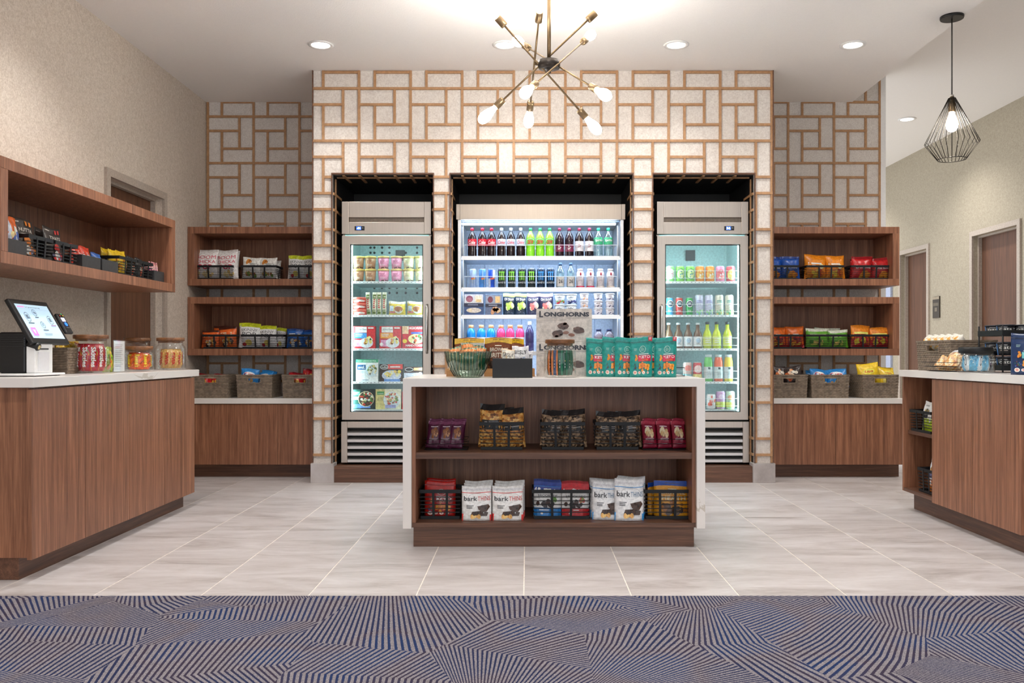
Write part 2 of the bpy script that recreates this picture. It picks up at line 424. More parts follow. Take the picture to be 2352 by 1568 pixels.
KIND = {}
def kind(key, name, cat, root, parts=()): KIND[key] = (name, cat, root, list(parts))
def place(key, label, loc, rot=(0, 0, 0), group=None, scale=1.0, cat=None):
    name, c, root, parts = KIND[key]
    if isinstance(rot, (int, float)): rot = (0, 0, rot)
    o = bpy.data.objects.new(name, root); COL.objects.link(o); o.location = loc; o.rotation_euler = rot
    o.scale = (scale,) * 3 if isinstance(scale, (int, float)) else scale
    for pn, me in parts:
        c_ = bpy.data.objects.new(pn, me); COL.objects.link(c_); c_.parent = o
    return tag(o, label, cat or c, group)
def bag_kind(key, name, cat, w, h, t, col, pr=None, style='pillow', seed=0, wrinkle=0.0022, nu=12, nv=14, mats=None, split=None):
    Sf = bag_surface(w, h, t, style, seed, wrinkle)
    me = bag_mesh(name, Sf, mats or [col if not isinstance(col, tuple) else film(col)], nu, nv, split)
    kind(key, name, cat, me, [('printed_front', pr.mesh(Sf))] if pr else [])
def carton_kind(key, name, cat, w, h, d, col, pr):
    me = MB().box(-w / 2, w / 2, -d / 2, d / 2, 0, h).mesh(name, film(col) if isinstance(col, tuple) else col)
    kind(key, name, cat, me, [('printed_front', pr.mesh(lambda u, v, off: ((u - .5) * w, -d / 2 - off, v * h)))] if pr else [])
def wrap_surface(prof, span=PI):
    """front half of a lathe; u runs across, v from bottom to top of the profile's height"""
    h = prof[-1][1]
    def rad(z):
        for (r0, z0), (r1, z1) in zip(prof[:-1], prof[1:]):
            if z0 <= z <= z1 and z1 > z0: return r0 + (r1 - r0) * (z - z0) / (z1 - z0)
        return prof[-1][0]
    def Sf(u, v, off):
        a = (u - .5) * span; r = rad(v * h) + off; return (r * math.sin(a), -r * math.cos(a), v * h)
    return Sf
# ================================================================== ROOM
CZ = 3.266                        # main ceiling height
YW = 6.91                         # face of the lattice bay
YA = 7.78                         # back wall of the alcoves
XL = -2.87                        # left wall
XR = 4.87                         # right corridor wall
CZ2 = 3.55                        # corridor ceiling
YC = 3.679                        # carpet edge
def holed(name, mat, to3, u0, u1, v0, v1, holes, depth):
    """one connected wall sheet with rectangular holes and their reveals; to3(u, v, w)"""
    us = sorted({u0, u1} | {h[0] for h in holes} | {h[1] for h in holes}); vs_ = sorted({v0, v1} | {h[2] for h in holes} | {h[3] for h in holes})
    mb = MB(); idx = {}
    def P(u, v, w):
        k = (u, v, w)
        if k not in idx: idx[k] = len(mb.v); mb.v.append(to3(u, v, w))
        return idx[k]
    def add(*q): mb.f.append(list(q)); mb.m.append(0); mb.sm.append(False)
    def hole(a, b): return any(h[0] <= a < h[1] and h[2] <= b < h[3] for h in holes)
    for a0, a1 in zip(us[:-1], us[1:]):
        for b0, b1 in zip(vs_[:-1], vs_[1:]):
            if not hole(a0, b0): add(P(a0, b0, 0), P(a1, b0, 0), P(a1, b1, 0), P(a0, b1, 0))
    for h in holes:
        for (p, q) in (((h[0], h[2]), (h[0], h[3])), ((h[0], h[3]), (h[1], h[3])), ((h[1], h[3]), (h[1], h[2]))):
            for k in range(1):
                add(P(p[0], p[1], 0), P(q[0], q[1], 0), P(q[0], q[1], depth), P(p[0], p[1], depth))
    for (p, q) in (((u0, v0), (u0, v1)), ((u0, v1), (u1, v1)), ((u1, v1), (u1, v0))):
        add(P(p[0], p[1], 0), P(q[0], q[1], 0), P(q[0], q[1], depth), P(p[0], p[1], depth))
    return struct(mb.build(name, mat))
# floor: tiles over a grout bed, carpet in front
floor = struct(boxpart('floor', None, XL - 0.2, XR + 0.2, YC, 14.2, -0.06, -0.0012, GROUT))
floor_inv = floor.location.copy()
TW, TL = 0.4572, 0.9144; rows = {}
for k in range(-7, 11):
    x0 = -0.0166 + TW * k; x1 = x0 + TW
    off = 4.25 if k % 2 == 0 else 4.555
    y = off - TL * 2
    while y < 8.8:
        a, b = max(y, YC), y + TL; y += TL
        if b <= YC + 0.02: continue
        xa, xb = max(x0, XL), min(x1, XR)
        if xb - xa < 0.02: continue
        t = boxpart('tile', None, xa + 0.0028, xb - 0.0028, a + 0.0012, b - 0.0012, -0.05, 0.0, TILE)
        t.parent = floor; t.location -= floor_inv
carpet = struct(boxpart('floor_carpet', None, XL - 0.2, XR + 0.2, -3.5, YC, -0.06, 0.004, CARPET))
# ceilings
struct(boxpart('ceiling', None, XL - 0.2, 2.895, -3.5, YA + 0.2, CZ, CZ + 0.4, CEIL))
struct(boxpart('ceiling_corridor', None, 2.895, XR + 0.2, -3.5, 14.2, CZ2, CZ2 + 0.116, CEIL))
# left wall with a door opening
D1 = (5.955, 6.835, 0.0, 2.235)
holed('wall_left', WALLPAPER, lambda u, v, w: (XL - w, u, v), -3.5, YA, 0.0, CZ, [D1], 0.14)
# right corridor wall with door openings
DR = [(8.64, 9.51, 0.0, 2.30), (10.6, 11.35, 0.0, 2.30)]
holed('wall_right', OLIVEPAPER, lambda u, v, w: (XR + w, u, v), -3.5, 14.0, 0.0, CZ2, DR, 0.16)
struct(boxpart('wall_far', None, 2.9, XR + 0.2, 14.0, 14.15, 0, CZ2, OLIVEPAPER))
# alcove back walls
struct(boxpart('wall_back_left', None, XL - 0.2, -1.70, YA, YA + 0.15, 0, CZ, PANELPAPER))
struct(boxpart('wall_back_right', None, 1.94, 3.185, YA, YA + 0.15, 0, CZ2, PANELPAPER))
# the bay with three niches
BX0, BX1 = -1.7068, 1.9486
NT = 2.443
NICHE = [(-1.548, -0.750), (-0.6115, 0.8327), (0.995, 1.7966)]
bay = holed('wall_center', PANELPAPER, lambda u, v, w: (u, YW + w, v), BX0, BX1, 0.0, CZ, [(a, b, 0.0, NT) for a, b in NICHE], 0.02)
struct(boxpart('wall_center_left_return', None, BX0, BX0 + 0.05, YW + 0.021, YA, 0, CZ, PANELPAPER))
struct(boxpart('wall_center_right_return', None, BX1 - 0.05, BX1, YW + 0.021, YA, 0, CZ, PANELPAPER))
# lattice
BW, BP = 0.0195, 0.016
def lattice(parent, to_box, x0, x1, z0, z1, gx, gz, P, Q, allow):
    """pinwheel lattice strips clipped to the allowed rectangles"""
    bars = []
    k0 = math.floor((x0 - gx) / P) - 1; k1 = math.ceil((x1 - gx) / P) + 1
    j0 = math.floor((gz - z1) / Q) - 1; j1 = math.ceil((gz - z0) / Q) + 1
    h = BW / 2
    for j in range(j0, j1):
        zt = gz - j * Q; bars.append((x0, x1, zt - h, zt + h))
        for k in range(k0, k1):
            xa = gx + k * P
            bars.append((xa - h, xa + h, zt - Q + h, zt - h))                              # full vertical
            bars.append((xa + h, xa + .69 * P + h, zt - .307 * Q - h, zt - .307 * Q + h))  # A
            bars.append((xa + .69 * P - h, xa + .69 * P + h, zt - .307 * Q + h, zt - h))   # B upper
            bars.append((xa + .69 * P - h, xa + .69 * P + h, zt - .69 * Q + h, zt - .307 * Q - h))
            bars.append((xa + .307 * P - h, xa + .307 * P + h, zt - Q + h, zt - .307 * Q - h))  # C
            bars.append((xa + .307 * P + h, xa + P - h, zt - .69 * Q - h, zt - .69 * Q + h))   # D
    for (a, b, c, d) in bars:
        for (ra, rb, rc, rd) in allow:
            xa, xb, za, zb = max(a, ra), min(b, rb), max(c, rc), min(d, rd)
            if xb - xa > 0.006 and zb - za > 0.006: to_box(xa, xb, za, zb)
def strip_maker(parent, y, mat=WOOD_OAK):
    pl = parent.location.copy()
    def f(xa, xb, za, zb):
        dep = BP - (0.003 if xb - xa < zb - za else 0.0)
        o = boxpart('lattice_strip', None, xa, xb, y - dep, y, za, zb, mat); o.parent = parent; o.location -= pl
    return f
pil = [(BX0, -1.556), (-0.742, -0.6195), (0.8407, 0.987), (1.8046, BX1)]
lattice(bay, strip_maker(bay, YW), BX0, BX1, 0.0, CZ, -1.337, 3.1237, 0.409, 0.4146,
        [(BX0, BX1, NT + 0.012, CZ)] + [(a, b, 0.16, NT + 0.012) for a, b in pil])
for i, (wn, xa, xb, gx, ztop) in enumerate((('wall_back_left', XL, -1.7068, -2.855, CZ), ('wall_back_right', 1.9486, 3.15, 3.143, CZ2))):
    w = bpy.data.objects[wn]
    lattice(w, strip_maker(w, YA), xa + 0.005, xb, 0.66, ztop, gx, 3.137, 0.409, 0.4146, [(xa + 0.005, xb, 0.68, ztop)])
# dark liners of the niches, with strips on their reveals
for n, (a, b) in enumerate(NICHE):
    yb = YA - 0.02
    mb = MB()
    y0 = YW + 0.02
    vs = [(a, y0, 0), (a, yb, 0), (b, yb, 0), (b, y0, 0), (a, y0, NT), (a, yb, NT), (b, yb, NT), (b, y0, NT)]
    mb.quadset(vs, [(0, 1, 5, 4), (1, 2, 6, 5), (2, 3, 7, 6), (4, 5, 6, 7)])
    lin_ = struct(mb.build('wall_niche', DARKNICHE))
    zz = [3.1237 - 0.4146 * j - q * 0.4146 for j in range(1, 8) for q in (0, .307, .69)]
    for sx, xx in ((1, a), (-1, b)):
        for z in zz:
            if 0.17 < z < NT - 0.03:
                boxpart('lattice_strip', lin_, min(xx, xx + sx * 0.01), max(xx, xx + sx * 0.01), YW + 0.012, YW + 0.30, z - BW / 2, z + BW / 2, WOOD_OAK)
        boxpart('lattice_strip', lin_, min(xx, xx + sx * 0.009), max(xx, xx + sx * 0.009), YW + 0.085, YW + 0.085 + BW, 0.15, NT - 0.02, WOOD_OAK)
        boxpart('corner_strip', lin_, min(xx, xx - sx * 0.008), max(xx, xx - sx * 0.008), YW - 0.017, YW + 0.012, 0.15, NT, WOOD_X)
    boxpart('corner_strip', lin_, a - 0.008, b + 0.008, YW - 0.017, YW + 0.012, NT, NT + 0.012, WOOD_X)
    k = 0
    while True:
        xs = -1.337 + 0.409 * (k - 3) ; k += 1
        if xs > b: break
        for q in (0, .307, .69):
            x = xs + q * 0.409
            if a + 0.03 < x < b - 0.03: boxpart('lattice_strip', lin_, x - BW / 2, x + BW / 2, YW + 0.012, YW + 0.30, NT - 0.01, NT, WOOD_OAK)
    boxpart('lattice_strip', lin_, a + 0.012, b - 0.012, YW + 0.10, YW + 0.12, NT - 0.009, NT, WOOD_OAK)
    # walnut plinth under the refrigerator
    p = boxpart('refrigerator_plinth', None, a + 0.002, b - 0.002, YW + 0.004, yb - 0.01, 0.0, 0.128, WOOD_X, 0.002)
    tag(p, ['walnut plinth under the freezer with the frozen meals', 'walnut plinth under the open-front drinks cooler, behind the island', 'walnut plinth under the glass-door drinks fridge'][n], 'plinth', 'plinths under the refrigerators')
for x0, x1, nm in ((BX0, BX0 + 0.008, 'l'), (BX1 - 0.008, BX1, 'r')):
    o = boxpart('corner_strip', None, x0, x1, YW - 0.018, YW, 0.16, CZ, WOOD_X); o.parent = bay; o.location -= bay.location
# tile baseboards on the pillars
for i, (a, b) in enumerate([(BX0, -1.548), (-0.750, -0.6115), (0.8327, 0.995), (1.7966, BX1)]):
    struct(boxpart('baseboard_pillar_%d' % (i + 1), None, a - 0.012, b + 0.012, YW - 0.02, YW + 0.1, 0.0, 0.155, TILE, 0.002))
# white end trim of the right lattice wall, white door far down the corridor
struct(boxpart('trim_1', None, 3.15, 3.195, YA - 0.012, YA + 0.16, 0, CZ2, WHITE))

# ---- doors
def door(name, wall_x, y0, y1, top, inward, handle_y, mat):
    """steel frame round the opening, flush veneered leaf set back in it; inward = sign of the direction into the wall"""
    s = inward; fw = 0.055
    fr = MB()
    def prof(w, d0, d1):
        a, b = sorted((wall_x + s * d0, wall_x + s * d1))
        # one connected U: outer and inner outlines
        o = [(y0 - w, 0), (y0 - w, top + w), (y1 + w, top + w), (y1 + w, 0)]; i_ = [(y0, 0), (y0, top), (y1, top), (y1, 0)]
        vs = [(a, p[0], p[1]) for p in o] + [(a, p[0], p[1]) for p in i_] + [(b, p[0], p[1]) for p in o] + [(b, p[0], p[1]) for p in i_]
        fs = []
        for k in range(3): fs += [(k, k + 1, 5 + k, 4 + k), (8 + k, 12 + k, 13 + k, 9 + k), (k, 8 + k, 9 + k, k + 1), (4 + k, 5 + k, 13 + k, 12 + k)]
        fs += [(0, 4, 12, 8), (3, 11, 15, 7)]
        return vs, fs
    leaf = struct(boxpart(name, None, *sorted((wall_x + s * 0.085, wall_x + s * 0.125)), y0 + 0.004, y1 - 0.004, 0.008, top - 0.004, mat))
    vs, fs = prof(fw, -0.02, 0.0)
    fo = MB().quadset(vs, fs).build('door_frame', GREYTRIM); fo.parent = leaf; fo.matrix_parent_inverse.identity(); fo.location = -leaf.location
    def inner(w, d0, d1):
        a, b = sorted((wall_x + s * d0, wall_x + s * d1))
        o = [(y0, 0), (y0, top), (y1, top), (y1, 0)]; i_ = [(y0 + w, 0), (y0 + w, top - w), (y1 - w, top - w), (y1 - w, 0)]
        vs = [(a, p[0], p[1]) for p in o] + [(a, p[0], p[1]) for p in i_] + [(b, p[0], p[1]) for p in o] + [(b, p[0], p[1]) for p in i_]
        fs = []
        for k in range(3): fs += [(k, k + 1, 5 + k, 4 + k), (8 + k, 12 + k, 13 + k, 9 + k), (k, 8 + k, 9 + k, k + 1), (4 + k, 5 + k, 13 + k, 12 + k)]
        fs += [(0, 4, 12, 8), (3, 11, 15, 7)]
        return vs, fs
    vs, fs = inner(0.02, 0.045, 0.083)
    st = MB().quadset(vs, fs).build('door_stop', GREYTRIM); st.parent = leaf; st.location = -leaf.location
    if handle_y:
        hm = MB().lathe([(0.034, 0), (0.034, 0.012), (0.012, 0.014), (0.012, 0.035), (0.03, 0.037), (0.032, 0.06), (0.02, 0.068)], 20).build('door_knob', BLACK, leaf)
        hm.rotation_euler = (0, -s * PI / 2, 0); hm.location = (-s * 0.02, handle_y - leaf.location.y, 1.03)
    return leaf
door('door_1', XL, *D1[:2], D1[3], -1, 6.62, WOOD_DOOR)
door('door_2', XR, *DR[0][:2], DR[0][3], 1, None, WOOD_DOOR)
door('door_3', XR, *DR[1][:2], DR[1][3], 1, None, WOOD_DOOR)
dw = struct(boxpart('door_4', None, XR - 0.03, XR, 11.62, 12.5, 0, 2.3, flat((168, 178, 204), 0.4)))
def plaque(label, y, z, big):
    p = boxpart('room_sign', None, XR - 0.014, XR, y - 0.085, y + 0.085, z - 0.155, z + 0.1, flat((54, 46, 36), 0.5), 0.002)
    tag(p, label, 'sign', 'room signs on the corridor wall')
    boxpart('top_band', p, -0.009, -0.007, -0.082, 0.082, 0.22, 0.252, flat((150, 138, 118), 0.5))
    pr = Print().rect(.1, .56, .9, .70, (96, 86, 70)).rect(.35, .30, .7, .48, (110, 100, 84))
    link('lettering', pr.mesh(lambda u, v, off: (-0.007 - off, 0.085 - u * 0.17, v * 0.255)), p)
plaque('small brown wall sign beside the far corridor door', 10.36, 1.60, True)
plaque('small brown wall sign at the right edge beside the nearer corridor door', 8.40, 1.62, True)

# ================================================================== CEILING LIGHTS
def downlight(x, y, z, label, power=1.0):
    t = thing('recessed_light', label, 'light', (x, y, z), group='recessed ceiling lights')
    MB().lathe([(0.070, -0.001), (0.092, -0.001), (0.092, -0.006), (0.072, -0.009), (0.066, -0.004)], 28, cap0=False, cap1=False).build('trim_ring', WHITE, t)
    MB().lathe([(0.0005, -0.003), (0.069, -0.003)], 28, cap0=False, cap1=False).build('lens', emit((255, 246, 232), 5.0, 'lamp_lens'), t)
    ld = bpy.data.lights.new('recessed_lamp', 'SPOT'); lo = bpy.data.objects.new('recessed_lamp', ld); COL.objects.link(lo); lo.parent = t
    lo.location = (0, 0, -0.02); ld.energy = SPOT_POWER * power; ld.spot_size = math.radians(128); ld.spot_blend = 0.9; ld.shadow_soft_size = 0.07; ld.color = (1.0, 0.97, 0.935)
    return t
YD = 6.32
for x, l in ((-1.502, 'recessed ceiling light above the left freezer'), (-0.164, 'recessed ceiling light behind the sputnik chandelier'),
             (1.078, 'recessed ceiling light above the right drinks fridge'), (2.36, 'recessed ceiling light nearest the caged pendant')):
    downlight(x, YD, CZ, l, 0.24)
for x, y, l in ((-2.05, 4.75, 'recessed ceiling light above the far end of checkout'), (-2.05, 2.9, 'recessed ceiling light above the near end of checkout'), (1.9, 3.6, 'recessed ceiling light above the right-hand counter'),
                (-1.9, 0.8, 'recessed ceiling light over the carpet by the left wall'), (0.0, 0.8, 'recessed ceiling light over the middle of the carpet'), (1.9, 0.8, 'recessed ceiling light over the carpet towards the corridor')):
    downlight(x, y, CZ, l, 0.58 if x < -2 else 1.0)
downlight(4.09, 9.39, CZ2, 'recessed light in the corridor ceiling behind the pendant', 0.7)
downlight(4.15, 6.6, CZ2, 'recessed light in the corridor ceiling nearer the pendant', 0.7)
downlight(4.1, 12.2, CZ2, 'recessed light at the far end of the corridor ceiling', 0.7)

# ---- sputnik chandelier
DC = 5.1
def pt(px, py, d): return Vector((PX(px, d), d, PZ(py, d)))
hub = pt(1261, 150, DC)
ch = thing('sputnik_chandelier', 'bronze sputnik chandelier with ten bare filament bulbs over the island', 'chandelier', hub)
MB().lathe([(0.052, 0.028), (0.062, 0.026), (0.066, 0.0), (0.062, -0.018), (0.02, -0.022), (0.012, -0.024), (0.012, -0.045), (0.004, -0.05)], 28).build('hub', flat((58, 52, 48), 0.4, 0.7), ch)
MB().tube([(0, 0, 0.028), (0, 0, CZ - hub.z)], 0.0115, 10).build('stem', BRASS, ch)
MB().lathe([(0.075, CZ - hub.z - 0.022), (0.075, CZ - hub.z - 0.001)], 28).build('canopy', BRASS, ch)
BULB = MB().lathe([(0.0135, 0.0), (0.015, 0.012), (0.021, 0.035), (0.029, 0.062), (0.0325, 0.085), (0.030, 0.108), (0.020, 0.126), (0.006, 0.134)], 16).mesh('bulb_glass', BULBGLASS)
FIL = MB().lathe([(0.004, 0.02), (0.011, 0.04), (0.0125, 0.075), (0.011, 0.10), (0.004, 0.112)], 12).mesh('filament', emit((255, 236, 206), BULB_POWER * 0.4, 'filament_glow'))
SOCK = MB().lathe([(0.006, -0.062), (0.020, -0.060), (0.0215, -0.05), (0.0215, 0.0), (0.018, 0.004), (0.012, 0.0)], 18).mesh('socket', BRASS)
rods = [((1143, 41, DC - .12), (1345, 269, DC + .12)), ((1367, 30, DC), (1139, 245, DC)), ((1346, 90, DC + .33), (1221.5, 200, DC - .33)),
        ((1204, 104, DC + .30), (1370, 206, DC - .30)), ((1239, 28, DC - .27), (1217, 252, DC + .27))]
for a, b in rods:
    A, B = pt(*a) - hub, pt(*b) - hub
    rod = MB().tube([A, B], 0.0058, 8).build('rod', BRASS, ch)
    mid = (A + B) / 2
    MB().tube([mid * 0.98, mid * 0.4], 0.009, 8).build('clamp', BRASS, ch)
    for e, o_ in ((A, B), (B, A)):
        q = (e - o_).to_track_quat('Z', 'Y')
        s_ = link('socket', SOCK, ch, e); s_.rotation_mode = 'QUATERNION'; s_.rotation_quaternion = q
        b_ = link('bulb', BULB, ch, e); b_.rotation_mode = 'QUATERNION'; b_.rotation_quaternion = q
        link('filament', FIL, b_)
# ---- caged pendant
pc = Vector((PX(2186.5, 5.79), 5.79, CZ))
pd = thing('caged_pendant', 'dark wire cage pendant lamp hanging at the ceiling edge', 'pendant', pc)
MB().lathe([(0.072, -0.018), (0.074, -0.012), (0.074, -0.0005)], 28).build('canopy', BLACK, pd)
zt = PZ(222, 5.79) - CZ; zm = PZ(328, 5.79) - CZ; zb = PZ(366, 5.79) - CZ
MB().tube([(0, 0, -0.018), (0, 0, zt)], 0.004, 8).build('cord', flat((40, 38, 36)), pd)
MB().lathe([(0.012, zt + 0.012), (0.013, zt - 0.01)], 16).build('cap', flat((196, 190, 184), 0.4, 0.6), pd)
WIRE = flat((66, 62, 56), 0.4, 0.6)
for k in range(28):
    a = 2 * PI * k / 28
    MB().tube([(r * math.cos(a), r * math.sin(a), z) for r, z in ((0.022, zt - 0.012), (0.168, zm), (0.088, zb))], 0.0024, 5).build('cage_wire', WIRE, pd)
for r, z in ((0.022, zt - 0.012), (0.088, zb)):
    MB().tube([(r * math.cos(2 * PI * i / 28), r * math.sin(2 * PI * i / 28), z) for i in range(28)], 0.003, 5, closed=True).build('cage_ring', WIRE, pd)
s_ = link('socket', SOCK, pd, (0, 0, zt - 0.10)); s_.rotation_euler = (PI, 0, 0)
MB().tube([(0, 0, zt), (0, 0, zt - 0.05)], 0.014, 10).build('lamp_holder', BRASS, pd)
b_ = link('bulb', BULB, pd, (0, 0, zt - 0.10)); b_.rotation_euler = (PI, 0, 0); b_.scale = (1.15, 1.15, 1.0)
link('filament', FIL, b_)
# ================================================================== CABINETS AND SHELVES
HC = 0.917
# ---- checkout counter on the left
ck = thing('checkout_counter', 'walnut checkout counter with four doors against the left wall', 'counter', (XL, 3.93, 0))
def loc_box(name, parent, x0, x1, y0, y1, z0, z1, mat, bevel=0.0015):
    o = boxpart(name, parent, x0, x1, y0, y1, z0, z1, mat, bevel); o.location -= parent.location; return o
loc_box('body', ck, XL + 0.004, -2.262, 3.945, 5.843, 0.10, HC - 0.045, WOOD_V)
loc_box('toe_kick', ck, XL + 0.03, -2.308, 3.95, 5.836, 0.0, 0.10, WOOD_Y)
edges = [3.924, 4.405, 4.890, 5.366, 5.846]
for a, b in zip(edges[:-1], edges[1:]): loc_box('door', ck, -2.258, -2.236, a + 0.0015, b - 0.0015, 0.095, HC - 0.053, WOOD_V)
wt = boxpart('worktop', None, XL + 0.004, -2.222, 3.915, 5.89, HC - 0.044, HC, MARBLE, 0.002)
tag(wt, 'white veined quartz worktop on the left checkout counter', 'worktop')
# ---- floating box shelf above it
def shelf_box(name, label, x0, x1, y0, y1, z0, z1, th, facing, open_end=None, bm=WOOD_V):
    t = thing(name, label, 'shelf', ((x0 + x1) / 2, (y0 + y1) / 2, z0))
    loc_box('bottom_panel', t, x0, x1, y0, y1, z0, z0 + th, bm); loc_box('top_panel', t, x0, x1, y0, y1, z1 - th, z1, bm)
    if facing == 'x':
        for a in (y0, y1 - th): loc_box('side_panel', t, x0, x1, a, a + th, z0 + th, z1 - th, bm)
        loc_box('back_panel', t, x0, x0 + 0.012, y0 + th, y1 - th, z0 + th, z1 - th, bm)
    else:
        for a in (x0, x1 - th): loc_box('side_panel', t, a, a + th, y0, y1, z0 + th, z1 - th, bm)
        loc_box('back_panel', t, x0 + th, x1 - th, y1 - 0.012, y1, z0 + th, z1 - th, bm)
    return t
SLZ0, SLZ1 = 1.441, 1.930
shelf_box('wall_shelf', 'long walnut box shelf on the left wall above the checkout', XL + 0.003, -2.40, 3.968, 5.93, SLZ0, SLZ1, 0.055, 'x')
# ---- alcove shelves
YS = 7.34
Z_UP0, Z_UP1, Z_LO0, Z_LO1 = 1.597, 2.092, 1.008, 1.500
for side, xa, xb in (('left', XL + 0.003, BX0 - 0.002), ('right', BX1 + 0.002, PX(2066, YS))):
    shelf_box('box_shelf', 'upper walnut box shelf in the %s alcove' % side, xa, xb, YS, YA - 0.018, Z_UP0, Z_UP1, 0.056, 'y')
    shelf_box('box_shelf', 'lower walnut box shelf in the %s alcove' % side, xa, xb, YS, YA - 0.018, Z_LO0, Z_LO1, 0.056, 'y')
YB = 7.18; HB = 0.655
for side, xa, xb, seam in (('left', XL + 0.003, BX0 - 0.003, -2.06), ('right', BX1 + 0.003, 3.09, 2.54)):
    t = thing('base_cabinet', 'low walnut cabinet with two doors in the %s alcove' % side, 'cabinet', ((xa + xb) / 2, YB, 0))
    loc_box('body', t, xa, xb, YB + 0.02, YA - 0.005, 0.11, HB - 0.045, WOOD_V)
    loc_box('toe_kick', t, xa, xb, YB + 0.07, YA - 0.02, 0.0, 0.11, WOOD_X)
    for a, b in ((xa, seam - .001), (seam + .001, xb)): loc_box('door', t, a, b, YB, YB + 0.019, 0.108, HB - 0.048, WOOD_V)
    w_ = boxpart('worktop', None, xa, xb + (0.012 if side == 'right' else 0), YB - 0.012, YA - 0.018, HB - 0.044, HB, MARBLE, 0.002)
    tag(w_, 'white quartz top on the low cabinet in the %s alcove' % side, 'worktop')
# ---- island
YI = 4.58; IX0, IX1 = PX(925, YI), PX(1620, YI); HI = 0.896; IB = 5.43
isl = thing('island_display', 'walnut display island with two open shelves in the middle', 'display unit', ((IX0 + IX1) / 2, (YI + IB) / 2, 0))
MT = 0.045
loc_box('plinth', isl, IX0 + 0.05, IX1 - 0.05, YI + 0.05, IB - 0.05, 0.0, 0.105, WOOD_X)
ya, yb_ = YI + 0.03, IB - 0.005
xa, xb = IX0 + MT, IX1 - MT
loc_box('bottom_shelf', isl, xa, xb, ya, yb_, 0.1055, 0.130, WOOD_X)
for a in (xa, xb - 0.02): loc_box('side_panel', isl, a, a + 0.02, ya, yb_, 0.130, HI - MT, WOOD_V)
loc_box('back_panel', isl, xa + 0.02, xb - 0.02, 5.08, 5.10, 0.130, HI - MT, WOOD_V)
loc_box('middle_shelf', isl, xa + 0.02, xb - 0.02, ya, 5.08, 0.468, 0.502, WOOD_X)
wf = MB()
o_ = [(IX0, 0.105), (IX0, HI), (IX1, HI), (IX1, 0.105)]; i_ = [(IX0 + MT, 0.105), (IX0 + MT, HI - MT), (IX1 - MT, HI - MT), (IX1 - MT, 0.105)]
vs = [(x, YI, z) for x, z in o_] + [(x, YI, z) for x, z in i_] + [(x, IB, z) for x, z in o_] + [(x, IB, z) for x, z in i_]
fs = []
for k in range(3): fs += [(k, 4 + k, 5 + k, k + 1), (8 + k, 9 + k, 13 + k, 12 + k), (k, k + 1, 9 + k, 8 + k), (4 + k, 12 + k, 13 + k, 5 + k)]
fs += [(0, 8, 12, 4), (3, 7, 15, 11)]
wfo = wf.quadset(vs, fs).build('waterfall_worktop', MARBLE, bevel=0.002)
tag(wfo, 'white quartz waterfall worktop wrapping the island display', 'worktop')
# ---- counter on the right, with an open shelf bay at its far end
rc = thing('snack_counter', 'walnut counter with open shelf end at the right edge', 'counter', (2.8, 5.0, 0))
XF = 2.49; RD = 3.12
loc_box('toe_kick', rc, 2.555, RD, 4.36, 5.76, 0.0, 0.118, WOOD_Y)
loc_box('body', rc, XF + 0.024, RD, 4.375, 5.362, 0.118, HC - 0.045, WOOD_V)
for a, b in ((4.395, 4.880), (4.882, 5.366)): loc_box('door', rc, XF, XF + 0.021, a + .001, b - .001, 0.108, HC - 0.05, WOOD_V)
loc_box('end_panel', rc, XF, RD, 5.768, 5.788, 0.118, HC - 0.045, WOOD_V)
loc_box('bay_bottom', rc, XF, RD, 5.364, 5.767, 0.118, 0.140, WOOD_Y)
loc_box('bay_shelf', rc, XF + 0.03, RD - 0.025, 5.364, 5.767, 0.496, 0.520, WOOD_Y)
loc_box('bay_back', rc, RD - 0.02, RD, 5.364, 5.767, 0.14, HC - 0.045, WOOD_V)
wr_ = boxpart('worktop', None, XF - 0.016, RD + 0.01, 4.30, 5.806, HC - 0.044, HC, MARBLE, 0.002)
tag(wr_, 'white veined quartz worktop on the right-hand counter', 'worktop')

